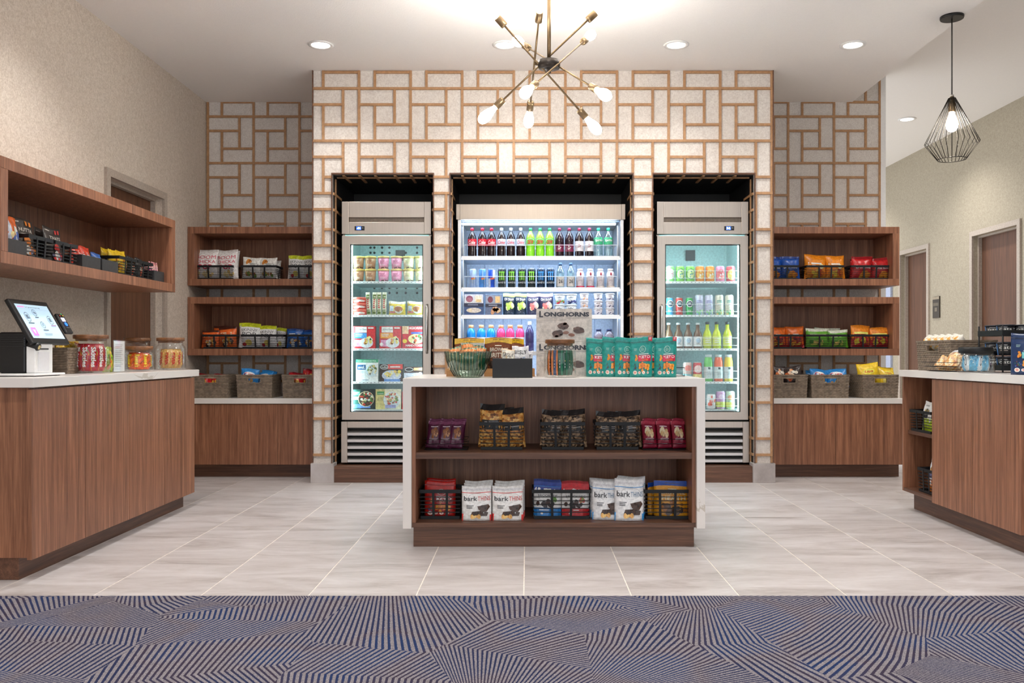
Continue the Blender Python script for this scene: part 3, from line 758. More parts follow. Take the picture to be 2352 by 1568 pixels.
# ================================================================== REFRIGERATORS
YF = 7.02
def reach_in(label, px0, px1, handle_left, digits, panel_px, glow, back_holes):
    x0, x1 = PX(px0, YF), PX(px1, YF); w = x1 - x0
    z0 = 0.1285; ztop = PZ(463, YF)
    t = thing('glass_door_fridge', label, 'fridge', ((x0 + x1) / 2, YF, z0))
    def B(name, a, b, c, d, e, f, mat, bev=0.0015): return loc_box(name, t, a, b, c, d, e, f, mat, bev)
    yb = YA - 0.06
    zh0 = PZ(537, YF); zd1 = PZ(541.5, YF); zd0 = PZ(964, YF); zg1 = PZ(968, YF); zg0 = PZ(1062, YF)
    gx0, gx1 = x0 + PX(804, YF) - PX(785, YF), x1 - (PX(990, YF) - PX(971.5, YF)); gz1, gz0 = PZ(561, YF), PZ(946, YF)
    liner = flat((196, 214, 214), 0.35)
    # cabinet shell
    B('top_housing', x0, x1, YF + 0.03, yb, zh0, ztop, STEEL)
    for a, b in ((x0, x0 + 0.02), (x1 - 0.02, x1)): B('cabinet_side', a, b, YF + 0.03, yb, zd0, zh0 - 0.002, STEEL)
    B('machine_housing', x0, x1, YF + 0.12, yb, z0, zd0 - 0.002, CHARCOAL)
    lb = MB(); a, b, c, d, e, f = x0 + 0.021, x1 - 0.021, YF + 0.04, yb - 0.02, zd0 + 0.002, zh0 - 0.004
    vs = [(a, c, e), (b, c, e), (b, d, e), (a, d, e), (a, c, f), (b, c, f), (b, d, f), (a, d, f)]
    lo = lb.quadset(vs, [(0, 1, 2, 3), (7, 6, 5, 4), (3, 2, 6, 7), (0, 3, 7, 4), (1, 5, 6, 2)]).build('liner', liner, t); lo.location = -Vector(t.location)
    # header with recessed grip and display
    s1, s2 = x0 + 0.055, x1 - 0.055
    for a, b in ((x0, s1), (s2, x1)): B('header_end', a, b, YF, YF + 0.03, zh0, ztop, STEEL)
    zr1, zr0 = PZ(499, YF), PZ(510, YF)
    B('header_panel', s1 + .001, s2 - .001, YF + 0.002, YF + 0.03, zr1, ztop, STEEL); B('header_grip', s1 + .001, s2 - .001, YF + 0.022, YF + 0.03, zr0, zr1, flat((128, 116, 104), 0.4, 0.6))
    B('header_panel', s1 + .001, s2 - .001, YF + 0.002, YF + 0.03, zh0, zr0, STEEL)
    dx = PX(panel_px, YF); dz = PZ(524, YF)
    dp = B('display', dx - 0.04, dx + 0.04, YF - 0.002, YF + 0.003, dz - 0.017, dz + 0.017, BLACK)
    pr = Print().rect(.18, .1, .66, .9, emit((40, 90, 230), 0.9, 'blue_screen')).text(digits, .22, .25, .6, .75, emit((225, 240, 255), 3.0, 'digits')).lines(.74, .35, .94, .7, 2, (150, 150, 150))
    link('readout', pr.mesh(lambda u, v, off: ((u - .5) * .08, -0.0025 - off, v * .034)), dp)
    # door frame (one connected ring), gasket, glass, handle
    fr = MB(); yA, yB = YF, YF + 0.035
    def ringf(ox0, ox1, oz0, oz1, ix0, ix1, iz0, iz1, ya, yb):
        O = [(ox0, oz0), (ox1, oz0), (ox1, oz1), (ox0, oz1)]; I = [(ix0, iz0), (ix1, iz0), (ix1, iz1), (ix0, iz1)]
        vs = [(x, ya, z) for x, z in O] + [(x, ya, z) for x, z in I] + [(x, yb, z) for x, z in O] + [(x, yb, z) for x, z in I]; fs = []
        for k in range(4):
            j = (k + 1) % 4; fs += [(k, j, 4 + j, 4 + k), (8 + k, 12 + k, 12 + j, 8 + j), (k, 8 + k, 8 + j, j), (4 + k, 4 + j, 12 + j, 12 + k)]
        return vs, fs
    dr = fr.quadset(*ringf(x0 + .001, x1 - .001, zd0, zd1, gx0, gx1, gz0, gz1, yA, yB)).build('door', STEEL, t, bevel=0.0015); dr.location = -Vector(t.location)
    gk = MB().quadset(*ringf(gx0, gx1, gz0, gz1, gx0 + 0.006, gx1 - 0.006, gz0 + 0.006, gz1 - 0.006, YF + 0.006, YF + 0.034)).build('gasket', BLACK, dr)
    pane = MB().box(gx0 + 0.006, gx1 - 0.006, YF + 0.012, YF + 0.016, gz0 + 0.006, gz1 - 0.006).build('pane', DOORGLASS, dr)
    hx = (gx0 + x0) / 2 if handle_left else (gx1 + x1) / 2
    hz1, hz0 = PZ(700, YF), PZ(810, YF); hm = (hz0 + hz1) / 2
    MB().tube([(hx, YF, hz1), (hx, YF - 0.022, hz1 - 0.02), (hx, YF - 0.034, hm), (hx, YF - 0.022, hz0 + 0.02), (hx, YF, hz0)], 0.0115, 8).build('handle', STEEL_BRIGHT, dr)
    # grille
    for a, b in ((x0 - 0.004, x0 + 0.045), (x1 - 0.045, x1 + 0.004)): B('grille_stile', a, b, YF - 0.004, YF + 0.06, zg0, zg1, STEEL)
    B('grille_rail', x0 + 0.0455, x1 - 0.0455, YF - 0.002, YF + 0.05, PZ(982, YF), zg1, STEEL)
    zl = PZ(985, YF); n = 5; pitch = (zl - zg0) / n
    for k in range(n):
        zc = zg0 + pitch * k + 0.002
        m = MB(); a, b = x0 + 0.0455, x1 - 0.0455
        vs = [(a, YF + 0.002, zc), (b, YF + 0.002, zc), (b, YF + 0.002, zc + 0.022), (a, YF + 0.002, zc + 0.022), (a, YF + 0.05, zc + 0.045), (b, YF + 0.05, zc + 0.045), (b, YF + 0.05, zc + 0.04), (a, YF + 0.05, zc + 0.04)]
        lv = m.quadset(vs, [(0, 1, 2, 3), (3, 2, 5, 4), (4, 5, 6, 7), (0, 7, 6, 1), (1, 6, 5, 2), (0, 3, 4, 7)]).build('louver', STEEL_BRIGHT, t); lv.location = -Vector(t.location)
    B('grille_back', x0 + 0.046, x1 - 0.046, YF + 0.06, YF + 0.065, zg0, zg1, BLACK)
    # shelves
    shelf_z = [PZ(y, YF + 0.07) for y in (647, 724, 801, 877)]
    for z in shelf_z:
        B('wire_shelf', x0 + 0.03, x1 - 0.03, YF + 0.07, yb - 0.04, z - 0.006, z, flat((214, 222, 226), 0.3, 0.3))
        B('shelf_lip', x0 + 0.03, x1 - 0.03, YF + 0.064, YF + 0.0695, z - 0.014, z + 0.004, flat((232, 238, 242), 0.3))
        for q in range(22):
            xx = x0 + 0.045 + (w - 0.09) * q / 21
            B('slot', xx - 0.004, xx + 0.004, YF + 0.063, YF + 0.0642, z - 0.007, z - 0.003, CHARCOAL, 0)
    if handle_left:
        for z in shelf_z + [PZ(940, YF + .07)]:
            for hh in (0.028, 0.088):
                B('can_rail', x0 + 0.04, x1 - 0.045, YF + 0.0625, YF + 0.0655, z + hh, z + hh + 0.003, flat((236, 240, 244), 0.3), 0)
    B('floor_pan', x0 + 0.03, x1 - 0.03, YF + 0.05, yb - 0.04, zd0 + 0.01, PZ(940, YF + .07), flat((214, 222, 226), 0.3))
    # lamps: one strip on the free side, a second behind the other stile
    for a, b, k in ((gx0 - 0.004, gx0 + 0.010, 0), (gx1 - 0.010, gx1 + 0.004, 1)):
        B('light_strip', a, b, YF + 0.046, YF + 0.056, gz0, gz1, glow, 0)
    B('light_strip', gx0, gx1, YF + 0.046, YF + 0.058, gz1 + 0.002, gz1 + 0.016, glow, 0)
    # fan housing and ports on the back
    yk = yb - 0.021
    mxp = PX(920 if not handle_left else 1585, yk)
    B('fan_bracket', mxp - 0.04, mxp + 0.04, yk - 0.03, yk, gz1 - 0.06, gz1 + 0.03, BLACK)
    if back_holes:
        hole = MB().lathe([(0.0005, 0), (0.0105, 0), (0.0105, -0.003), (0.0005, -0.003)], 14, cap0=False, cap1=False).mesh('vent_hole', CHARCOAL)
        for row in (568.5, 580.5, 661, 672.5):
            for px in (851, 860, 877.5, 894.5, 911.5, 932, 958):
                if (row < 570 and px in (911.5, 932)) or (row > 600 and px < 855) or (row > 670 and px < 890): continue
                link('vent_hole', hole, t, Vector((PX(px, yk), yk - 0.001, PZ(row, yk))) - Vector(t.location), (PI / 2, 0, 0))
    else:
        hl = MB().lathe([(0.0005, 0), (0.016, 0), (0.016, -0.004), (0.0005, -0.004)], 16, cap0=False, cap1=False).build('vent_hole', CHARCOAL, t, Vector((PX(1581.5, yk), yk - 0.001, PZ(590, yk))) - Vector(t.location), (PI / 2, 0, 0))
    return shelf_z, PZ(940, YF + .07), (x0, x1)
GLOW_F = emit((206, 246, 250), FRIDGE_LED, 'fridge_led')
shl, fl_l, _ = reach_in('steel glass-door freezer with tubs and frozen meals in the left niche', 785, 990, False, '-04', 826, GLOW_F, True)
shr, fl_r, _ = reach_in('steel glass-door fridge of cans and bottles in the right niche', 1509, 1719, True, '36', 1675, GLOW_F, False)
# ---- open-front cooler
YO = 7.06
ox0, ox1 = PX(1048, YO), PX(1436, YO)
co = thing('open_front_cooler', 'stainless open-front drinks cooler with lit shelves in the middle niche', 'cooler', ((ox0 + ox1) / 2, YO, 0.1285))
def B(name, a, b, c, d, e, f, mat, bev=0.001): return loc_box(name, co, a, b, c, d, e, f, mat, bev)
ozt, ozh = PZ(469, YO), PZ(504, YO); oyb = YA - 0.05
GLOW_C = emit((196, 224, 255), COOLER_LED, 'cooler_led')
LINC = flat((222, 230, 240), 0.3)
B('canopy_box', ox0, ox1, YO + 0.02, oyb, ozh + 0.001, ozt, STEEL)
B('header_panel', ox0 + 0.03, ox1 - 0.03, YO, YO + 0.019, ozh, ozt, STEEL_DULL)
for a, b in ((ox0, ox0 + 0.029), (ox1 - 0.029, ox1)): B('header_end', a, b, YO - 0.004, YO + 0.019, ozh, ozt, STEEL_DULL)
for a, b in ((ox0 + 0.012, ox0 + 0.037), (ox1 - 0.037, ox1 - 0.012)): B('side_panel', a, b, YO + 0.01, oyb, 0.1285, ozh, STEEL_BRIGHT)
B('liner_back', ox0 + 0.038, ox1 - 0.038, oyb - 0.03, oyb, 0.30, ozh, LINC)
B('lower_front', ox0 + 0.038, ox1 - 0.038, YO + 0.01, YO + 0.06, 0.1285, 0.62, STEEL)
B('deck', ox0 + 0.038, ox1 - 0.038, YO + 0.061, oyb - 0.031, 0.60, 0.62, LINC)
for k in range(7):
    z = PZ(700, oyb) - 0.0 - 0.0; xx = ox0 + 0.2 + k * (ox1 - ox0 - 0.4) / 6
    B('back_rib', xx - 0.004, xx + 0.004, oyb - 0.034, oyb - 0.0305, 0.62, ozh - 0.02, flat((170, 186, 204), 0.3))
cz = []
for i, (y0, y1, dep) in enumerate(((588, 597, 0.04), (660, 670, 0.02), (723, 732, 0.0), (807, 816, 0.0))):
    yf = YO + 0.03 + dep * 0; zt_, zb_ = PZ(y0, yf), PZ(y1, yf); cz.append(zt_)
    B('shelf', ox0 + 0.04, ox1 - 0.04, yf + 0.006, oyb - 0.06, zt_ - 0.012, zt_, LINC)
    B('price_rail', ox0 + 0.04, ox1 - 0.04, yf, yf + 0.0055, zb_, zt_ + 0.001, STEEL_BRIGHT)
    B('light_strip', ox0 + 0.045, ox1 - 0.045, yf + 0.012, yf + 0.026, zt_ - 0.024, zt_ - 0.0125, GLOW_C, 0)
    # acrylic fence with dividers
    if i < 2:
        rz_ = zt_ + (0.093 if i == 0 else 0.092)
        B('front_fence', ox0 + 0.06, ox1 - 0.06, yf + 0.008, yf + 0.0105, rz_ - 0.004, rz_, flat((226, 234, 244), 0.2))
        for k in range(16):
            xx = ox0 + 0.062 + (ox1 - ox0 - 0.126) * k / 15
            B('divider', xx - 0.0012, xx + 0.0012, yf + 0.008, yf + 0.2, zt_, rz_ - 0.004, ACRYLIC, 0)
B('light_strip', ox0 + 0.045, ox1 - 0.075, YO + 0.03, YO + 0.048, PZ(516, YO + .03), PZ(511.5, YO + .03), GLOW_C, 0)
B('lamp_housing', ox0 + 0.04, ox1 - 0.04, YO + 0.05, YO + 0.12, PZ(508, YO + .05), ozh - 0.001, flat((150, 166, 184), 0.35))
for a, b in ((ox0 + 0.039, ox0 + 0.045), (ox1 - 0.045, ox1 - 0.039)):
    B('shelf_standard', a, b, YO + 0.2, YO + 0.23, 0.62, ozh - 0.02, STEEL_BRIGHT)
# ================================================================== PRODUCT KINDS
WHT, BLK, INK = (244, 242, 238), (20, 20, 22), (40, 40, 46)
def keto(base, panel, sub, nutty, tagc=None):
    p = Print().rect(0, .865, 1, .90, tuple(int(c * .8) for c in base))
    p.ring(.55, .70, .14, .085, .014, (206, 232, 222)).lines(.47, .65, .63, .74, 3, (190, 224, 214), .3).lines(.16, .66, .30, .73, 3, (180, 214, 204), .3)
    p.rect(.34, .40, .92, .555, panel).text('KETO', .40, .475, .88, .545, WHT, .02).text('BITES', .50, .415, .80, .45, sub, .0)
    p.lines(.38, .565, .84, .59, 1, WHT, .6)
    p.blobs(.24, .47, .06, .10, 6, .035, nutty, 3).blobs(.60, .26, .24, .10, 34, .042, nutty, 4).blobs(.22, .27, .10, .10, 14, .02, [(60, 90, 160), (90, 60, 60), (40, 120, 90)], 5)
    for k, r in enumerate((.085, .06, .065, .05)): p.ell(.20 + .185 * k, .12, r, r * .62, (236, 228, 216)).ell(.20 + .185 * k, .12, r * .6, r * .36, (214, 150, 140))
    if tagc: p.rect(.80, .90, .97, 1.0, tagc).lines(.84, .92, .93, .98, 2, WHT)
    return p
ORG = [(232, 140, 48), (246, 170, 74), (204, 108, 30), (238, 152, 58)]
TEAL = (38, 150, 142)
bag_kind('keto_teal', 'snack_pouch', 'pouch', .125, .224, .05, TEAL, keto(TEAL, (206, 38, 74), (226, 150, 40), ORG), 'pouch', 3)
bag_kind('keto_teal_tag', 'snack_pouch', 'pouch', .125, .226, .05, TEAL, keto(TEAL, (206, 38, 74), (226, 150, 40), ORG, (206, 32, 50)), 'pouch', 5)
bag_kind('keto_red', 'snack_pouch', 'pouch', .165, .225, .05, (186, 32, 26), keto((186, 32, 26), (150, 20, 22), (230, 190, 150), ORG), 'pouch', 8)
bag_kind('keto_blue', 'snack_pouch', 'pouch', .15, .215, .05, (32, 54, 94), keto((32, 54, 94), (112, 196, 196), (220, 240, 240), ORG), 'pouch', 9)
def bark(c, lite):
    p = Print().rect(0, .87, 1, .93, (214, 214, 218)).rect(.0, .80, 1, .815, c)
    p.ring(.55, .66, .34, .14, .012, (170, 170, 172))
    p.text('bark', .07, .575, .53, .71, INK, .01).text('THINS', .55, .575, .97, .705, lite, -.004).lines(.16, .34, .42, .45, 3, INK, .4)
    p.poly([(0, 0), (1, 0), (1, .17), (.5, .155), (0, .20)], c)
    choc = [(58, 36, 26), (76, 50, 36), (44, 28, 22)]
    p.poly([(.30, .16), (.62, .14), (.86, .14), (.90, .24), (.62, .28), (.36, .27)], film((62, 40, 30))).poly([(.52, .42), (.90, .47), (.96, .40), (.84, .26), (.66, .27)], film((70, 46, 34)))
    p.blobs(.6, .22, .26, .06, 14, .03, choc, 7).blobs(.72, .37, .16, .07, 12, .03, choc, 9)
    p.blobs(.45, .12, .14, .03, 5, .055, [(222, 170, 96), (240, 196, 120), (196, 130, 60)], 11)
    return p
bag_kind('bark_red', 'chocolate_pouch', 'pouch', .158, .21, .045, WHT, bark((214, 44, 40), (206, 70, 64)), 'pouch', 12)
bag_kind('bark_blue', 'chocolate_pouch', 'pouch', .152, .215, .045, (238, 240, 244), bark((44, 140, 206), (90, 120, 150)), 'pouch', 13)
def brook(c, d, pic):
    p = Print().rect(0, .72, 1, 1, c).rect(0, .86, 1, .875, d).text('BROOKSIDE', .16, .58, .86, .645, INK, .0)
    p.blobs(.42, .38, .28, .08, 14, .07, [(40, 26, 24), (66, 42, 36), (52, 30, 28)], 2).blobs(.7, .5, .12, .05, 5, .06, pic, 3)
    p.rect(0, .04, 1, .27, d).lines(.2, .17, .7, .22, 1, WHT, .5).ell(.3, .11, .05, .03, WHT); return p
bag_kind('brook_blue', 'chocolate_pouch', 'pouch', .148, .225, .045, WHT, brook((36, 62, 150), (40, 130, 206), [(110, 160, 60), (90, 140, 50)]), 'pouch', 14)
bag_kind('brook_red', 'chocolate_pouch', 'pouch', .15, .215, .045, WHT, brook((206, 34, 44), (200, 46, 52), [(206, 70, 60), (120, 160, 70)]), 'pouch', 15)
def brownie(base, top, word2, wc, dark):
    p = Print().poly([(0, .84), (.25, .865), (.5, .875), (.75, .865), (1, .84), (1, 1), (0, 1)], top).lines(.3, .925, .7, .945, 1, (90, 70, 40), .6)
    p.lines(.38, .76, .64, .79, 1, wc, .7).text('BROWNIE', .2, .63, .86, .73, wc, .006).text(word2, .2, .47, .86, .59, wc, .012)
    p.blobs(.52, .24, .34, .16, 26, .07, dark, 6); return p
BR = (122, 66, 34)
bag_kind('brownie_y', 'brownie_bag', 'pouch', .17, .235, .06, BR, brownie(BR, (236, 186, 40), 'BRITTLE', (238, 226, 206), [(60, 34, 22), (90, 52, 30), (44, 26, 18)]), 'pouch', 20)
bag_kind('brownie_h', 'brownie_bag', 'pouch', .185, .225, .06, (226, 156, 32), brownie((226, 156, 32), (30, 76, 170), 'HEATH', (250, 236, 200), [(92, 54, 22), (60, 36, 18), (170, 104, 30)]), 'pouch', 21)
def nuts(base, pale, cols, s):
    p = Print().rect(0, .86, 1, .985, pale).ell(.5, .93, .04, .02, (40, 20, 30)).lines(.22, .74, .8, .79, 1, (230, 214, 220), .6)
    p.blobs(.5, .53, .24, .14, 10, .13, cols, s, .8).lines(.2, .26, .82, .34, 2, (220, 190, 200), .4).lines(.2, .12, .7, .16, 1, (200, 170, 180), .4); return p
bag_kind('nut_purple', 'nut_packet', 'packet', .082, .165, .03, (88, 32, 62), nuts((88, 32, 62), (128, 66, 100), [(150, 92, 52), (200, 140, 90), (120, 66, 36)], 3), 'pillow', 30)
bag_kind('nut_red', 'nut_packet', 'packet', .082, .165, .03, (140, 22, 52), nuts((140, 22, 52), (184, 60, 84), [(236, 206, 160), (246, 226, 190), (214, 176, 120)], 4), 'pillow', 31)
def corn_print(col, s):
    return Print().rect(.1, .44, .9, .64, (22, 20, 24)).lines(.2, .50, .8, .60, 2, (206, 200, 196), .35).rect(0, .86, 1, 1, (26, 22, 24)).lines(.1, .88, .9, .97, 3, (120, 112, 110), .12)
bag_kind('corn', 'popcorn_bag', 'bag', .125, .25, .06, None, corn_print(None, 1), 'pillow', 40, mats=[POPCORN])
bag_kind('granola', 'granola_bag', 'bag', .125, .225, .06, None, corn_print(None, 2), 'pillow', 41, mats=[GRANOLA])
bag_kind('granola2', 'granola_bag', 'bag', .125, .222, .06, None, corn_print(None, 2), 'pillow', 44, wrinkle=.004, mats=[GRANOLA])
# crisps for the alcoves
def crisp(key, name, w, h, col, pr, seed, t=.07): bag_kind(key, name, 'bag', w, h, t, col, pr, 'pillow', seed, .004)
PNK = (206, 52, 84)
crisp('boom', 'popcorn_bag', .185, .27, (240, 232, 230), Print().text('BOOM', .08, .68, .92, .80, PNK, .0).text('CHICKA', .08, .53, .92, .64, PNK, .0).text('POP', .2, .33, .8, .49, PNK, .03).blobs(.5, .18, .3, .08, 12, .06, [(240, 220, 170), (224, 190, 120)], 2), 50)
crisp('white_nut', 'snack_bag', .155, .21, (238, 234, 226), Print().blobs(.3, .80, .16, .07, 9, .08, [(206, 130, 52), (232, 164, 84), (150, 84, 34)], 3).lines(.45, .62, .9, .74, 3, (120, 120, 116), .4).blobs(.5, .2, .3, .1, 14, .07, [(110, 150, 60), (190, 150, 90), (150, 100, 60)], 4), 51)
crisp('skinny', 'popcorn_bag', .16, .225, (240, 240, 236), Print().rect(0, .84, 1, 1, (206, 216, 40)).text('SKINNY', .12, .66, .9, .77, (70, 66, 66), -.004).text('POP', .18, .45, .84, .63, (70, 66, 66), .0).ell(.5, .22, .16, .12, (226, 210, 110)).ell(.3, .14, .1, .07, (196, 40, 50)), 52)
def swirl(base, lite, dark, s): return Print().rect(0, .9, 1, 1, dark).lines(.15, .58, .88, .74, 2, lite, .55).blobs(.5, .28, .34, .16, 16, .09, [lite, dark, (236, 170, 70)], s)
crisp('orange_crisp', 'snack_bag', .155, .185, (226, 104, 44), swirl(0, (246, 222, 190), (70, 30, 20), 3), 53)
crisp('blue_crisp', 'snack_bag', .155, .185, (34, 96, 176), swirl(0, (226, 232, 238), (26, 62, 130), 4), 54)
crisp('red_small', 'snack_bag', .15, .15, (190, 26, 36), swirl(0, (246, 200, 80), (120, 14, 24), 5), 55, .06)
crisp('chex', 'snack_bag', .165, .19, (44, 128, 196), Print().ell(.45, .66, .34, .15, WHT).text('Chex', .16, .57, .78, .76, (206, 40, 44), .02, .2).blobs(.5, .25, .3, .14, 16, .08, [(222, 180, 110), (190, 140, 70), (240, 220, 170)], 2), 56)
def dor(base, dk): return Print().rect(0, .90, 1, 1, dk).poly([(.06, .40), (.5, .33), (.94, .40), (.94, .64), (.5, .70), (.06, .64)], (22, 18, 20)).text('Doritos', .14, .46, .86, .60, WHT, .015).blobs(.5, .18, .3, .10, 9, .12, [(232, 150, 40), (214, 120, 30)], 3)
crisp('dor_blue', 'snack_bag', .165, .215, (28, 84, 176), dor(0, (20, 60, 140)), 57)
crisp('dor_red', 'snack_bag', .165, .21, (196, 34, 38), dor(0, (150, 20, 28)), 58)
crisp('cheese', 'snack_bag', .165, .225, (240, 140, 30), Print().lines(.12, .48, .86, .66, 2, WHT, .6).ell(.72, .52, .12, .10, (250, 230, 170)).blobs(.5, .22, .34, .13, 14, .09, [(240, 200, 60), (214, 110, 20), (190, 60, 20)], 3), 59)
crisp('flamin', 'snack_bag', .155, .20, (232, 112, 34), Print().rect(0, 0, 1, .62, (176, 34, 34)).lines(.14, .54, .86, .66, 1, WHT, .7).blobs(.5, .28, .36, .18, 16, .08, [(236, 150, 40), (240, 200, 80), (120, 20, 30)], 6), 60)
crisp('green_crisp', 'snack_bag', .18, .185, (104, 176, 52), Print().rect(0, .84, 1, 1, (226, 232, 214)).lines(.14, .58, .86, .70, 2, (240, 240, 200), .5).blobs(.5, .26, .34, .15, 14, .08, [(196, 214, 90), (60, 130, 40), (236, 210, 120)], 7), 61)
crisp('crunch', 'snack_bag', .165, .205, (238, 140, 40), Print().rect(0, 0, 1, .60, (178, 30, 36)).lines(.12, .58, .88, .70, 1, (250, 236, 120), .8).blobs(.5, .30, .36, .18, 18, .08, [(240, 200, 40), (226, 60, 50), (250, 226, 80)], 8), 62)
crisp('dark_mix', 'snack_bag', .15, .19, (52, 40, 38), Print().blobs(.45, .6, .28, .22, 14, .10, [(226, 130, 50), (240, 200, 170), (196, 90, 40), (240, 226, 210)], 8), 63)
crisp('lays', 'snack_bag', .17, .20, (236, 196, 32), Print().ell(.5, .66, .28, .12, (246, 224, 90)).text('Lays', .3, .60, .7, .72, (196, 30, 40), .02, .2).blobs(.5, .3, .3, .13, 8, .12, [(246, 220, 120), (230, 180, 60)], 8), 64)
crisp('yellow_plain', 'snack_bag', .17, .17, (240, 196, 36), Print().ell(.5, .9, .05, .02, BLK).blobs(.5, .4, .35, .25, 16, .09, [(250, 226, 110), (214, 150, 30), (200, 120, 30)], 9), 65, .06)
crisp('red_wrap', 'candy_bag', .13, .15, (222, 70, 48), Print().lines(.15, .55, .85, .72, 2, WHT, .5).blobs(.5, .25, .3, .12, 8, .09, [(246, 230, 220), (180, 30, 30)], 3), 66, .05)
crisp('blue_wrap', 'candy_bag', .13, .125, (60, 110, 190), Print().rect(0, .1, 1, .7, (226, 230, 240)).blobs(.5, .4, .36, .2, 12, .08, [(60, 110, 190), (200, 60, 70), (240, 200, 60)], 3), 67, .05)
crisp('orange_chip', 'snack_bag', .14, .17, (232, 110, 44), Print().rect(0, 0, .4, 1, (206, 216, 236)).blobs(.55, .4, .3, .3, 14, .1, [(250, 220, 160), (80, 100, 170), (240, 240, 240)], 3), 68, .05)
def darkpouch(c, txt): return Print().rect(0, .80, 1, .815, (60, 56, 54)).lines(.1, .88, .4, .92, 1, (220, 214, 206), .6).rect(.62, .84, .72, .95, c).rect(.78, .84, .88, .95, c).text(txt, .22, .66, .82, .75, (236, 230, 222), .02).lines(.25, .58, .75, .61, 1, (190, 186, 180), .5).ell(.5, .42, .16, .13, c).blobs(.5, .2, .3, .10, 14, .09, [c, (240, 236, 230), (120, 130, 170)], 5)
bag_kind('nutta', 'nut_pouch', 'pouch', .20, .215, .05, (66, 62, 60), darkpouch((230, 134, 48), 'NUTTA'), 'pouch', 70)
bag_kind('thats', 'nut_pouch', 'pouch', .17, .20, .05, (66, 62, 60), darkpouch((214, 60, 60), 'THATS'), 'pouch', 71)
crisp('dark_orange', 'jerky_bag', .12, .15, (44, 44, 46), Print().lines(.1, .84, .9, .95, 2, (150, 150, 150), .4).blobs(.5, .4, .25, .2, 10, .08, [(226, 90, 50), (240, 220, 200)], 3), 72, .04)
crisp('white_lime', 'snack_pouch', .11, .20, (238, 238, 234), Print().rect(0, 0, 1, .42, (190, 214, 40)).blobs(.5, .66, .3, .06, 8, .07, [(206, 170, 60), (90, 80, 60)], 3).rect(.2, .44, .8, .56, INK).lines(.3, .84, .7, .88, 1, (120, 120, 120)), 73, .045)
crisp('white_orange', 'snack_pouch', .11, .22, (238, 238, 238), Print().rect(0, 0, 1, .36, (236, 130, 40)).blobs(.5, .66, .2, .05, 8, .07, [(206, 140, 60), (90, 80, 60)], 3).rect(.2, .40, .8, .52, (110, 110, 150)).lines(.3, .84, .7, .88, 1, (120, 120, 120)), 74, .045)
crisp('haribo', 'candy_bag', .13, .12, (214, 170, 40), Print().rect(0, .2, 1, .6, WHT).text('HARIBO', .08, .28, .92, .52, INK, .03).rect(0, .62, 1, 1, (236, 190, 40)), 75, .05)
crisp('yukes', 'candy_bag', .13, .12, (222, 176, 40), Print().lines(.1, .3, .9, .55, 1, WHT, .9).blobs(.5, .8, .4, .1, 8, .09, [(250, 220, 80), (200, 60, 50)], 3), 76, .05)
crisp('gummy', 'candy_bag', .12, .14, (170, 190, 50), Print().blobs(.5, .5, .4, .35, 20, .09, [(230, 200, 60), (90, 150, 50), (220, 110, 50), (60, 60, 50)], 3), 77, .05)
crisp('green_gold', 'snack_packet', .085, .11, (46, 120, 96), Print().rect(.0, 0, .07, 1, (222, 190, 140)).rect(.2, 0, .25, 1, (222, 190, 140)).rect(.4, 0, .45, 1, (222, 190, 140)).rect(.6, 0, .65, 1, (222, 190, 140)).rect(.8, 0, .85, 1, (222, 190, 140)).rect(0, .78, 1, .95, (214, 130, 70)), 78, .03)
crisp('srsly_c', 'cookie_packet', .075, .15, (238, 206, 168), Print().rect(.04, .62, .96, .96, (248, 236, 220)).text('SRSLY', .1, .72, .9, .86, INK, .0).lines(.2, .5, .8, .56, 1, (120, 80, 60)), 79, .03)
crisp('srsly_w', 'cookie_packet', .085, .16, (232, 230, 236), Print().ell(.5, .80, .46, .17, (250, 250, 250)).text('SRSLY', .12, .74, .88, .88, INK, .01).blobs(.5, .45, .4, .14, 16, .09, [(60, 60, 80), (214, 160, 150), (160, 170, 190)], 3), 80, .03)
bag_kind('baked', 'bakery_packet', 'packet', .12, .15, .03, None, Print().rect(0, .82, 1, 1, (226, 226, 230)), 'pillow', 81, mats=[BAKED])
crisp('bun', 'pastry_packet', .105, .10, (240, 232, 220), Print().blobs(.5, .5, .42, .4, 18, .07, [(232, 180, 90), (240, 200, 130), (222, 160, 70)], 3), 82, .08)
# sticks for jars and baskets
def stick(key, name, w, h, col, txt, tc, deco, seed, mats=None):
    p = Print().blobs(.5, .5, .45, .48, 26, .10, deco, seed, .35)
    if txt: p.text(txt, .26, .14, .76, .88, tc, .03, 0, True)
    bag_kind(key, name, 'candy', w, h, w * .6, col, p, 'stick', seed, .0012, 8, 10)
stick('skit', 'candy_sleeve', .05, .15, (186, 20, 40), 'Skittles', WHT, [(220, 130, 40), (150, 30, 90), (186, 20, 40), (120, 160, 50), (186, 20, 40)], 3)
stick('reese', 'candy_sleeve', .06, .105, (236, 96, 36), "Reese's", (250, 214, 60), [(236, 96, 36), (246, 130, 50), (170, 80, 40)], 4)
stick('twix', 'candy_sleeve', .042, .125, (206, 160, 84), 'TWIX', (196, 30, 40), [(222, 180, 104), (190, 140, 70), (240, 210, 150)], 5)
for k_, c_, d_ in (('bar_brown', (86, 46, 34), (226, 130, 60)), ('bar_blue', (56, 86, 130), (214, 120, 60)), ('bar_green', (24, 84, 66), (40, 130, 100))):
    bag_kind(k_, 'chocolate_stick', 'candy', .026, .135, .016, c_, Print().rect(.7, 0, 1, 1, d_).rect(.3, .3, .42, .36, WHT).rect(.3, .42, .42, .47, WHT).rect(.3, .55, .42, .6, (214, 190, 120)), 'stick', 6, .0006, 6, 8)
stick('mint', 'cookie_sleeve', .045, .115, (120, 190, 222), None, WHT, [(120, 190, 222), (206, 230, 240), (70, 150, 200)], 7)
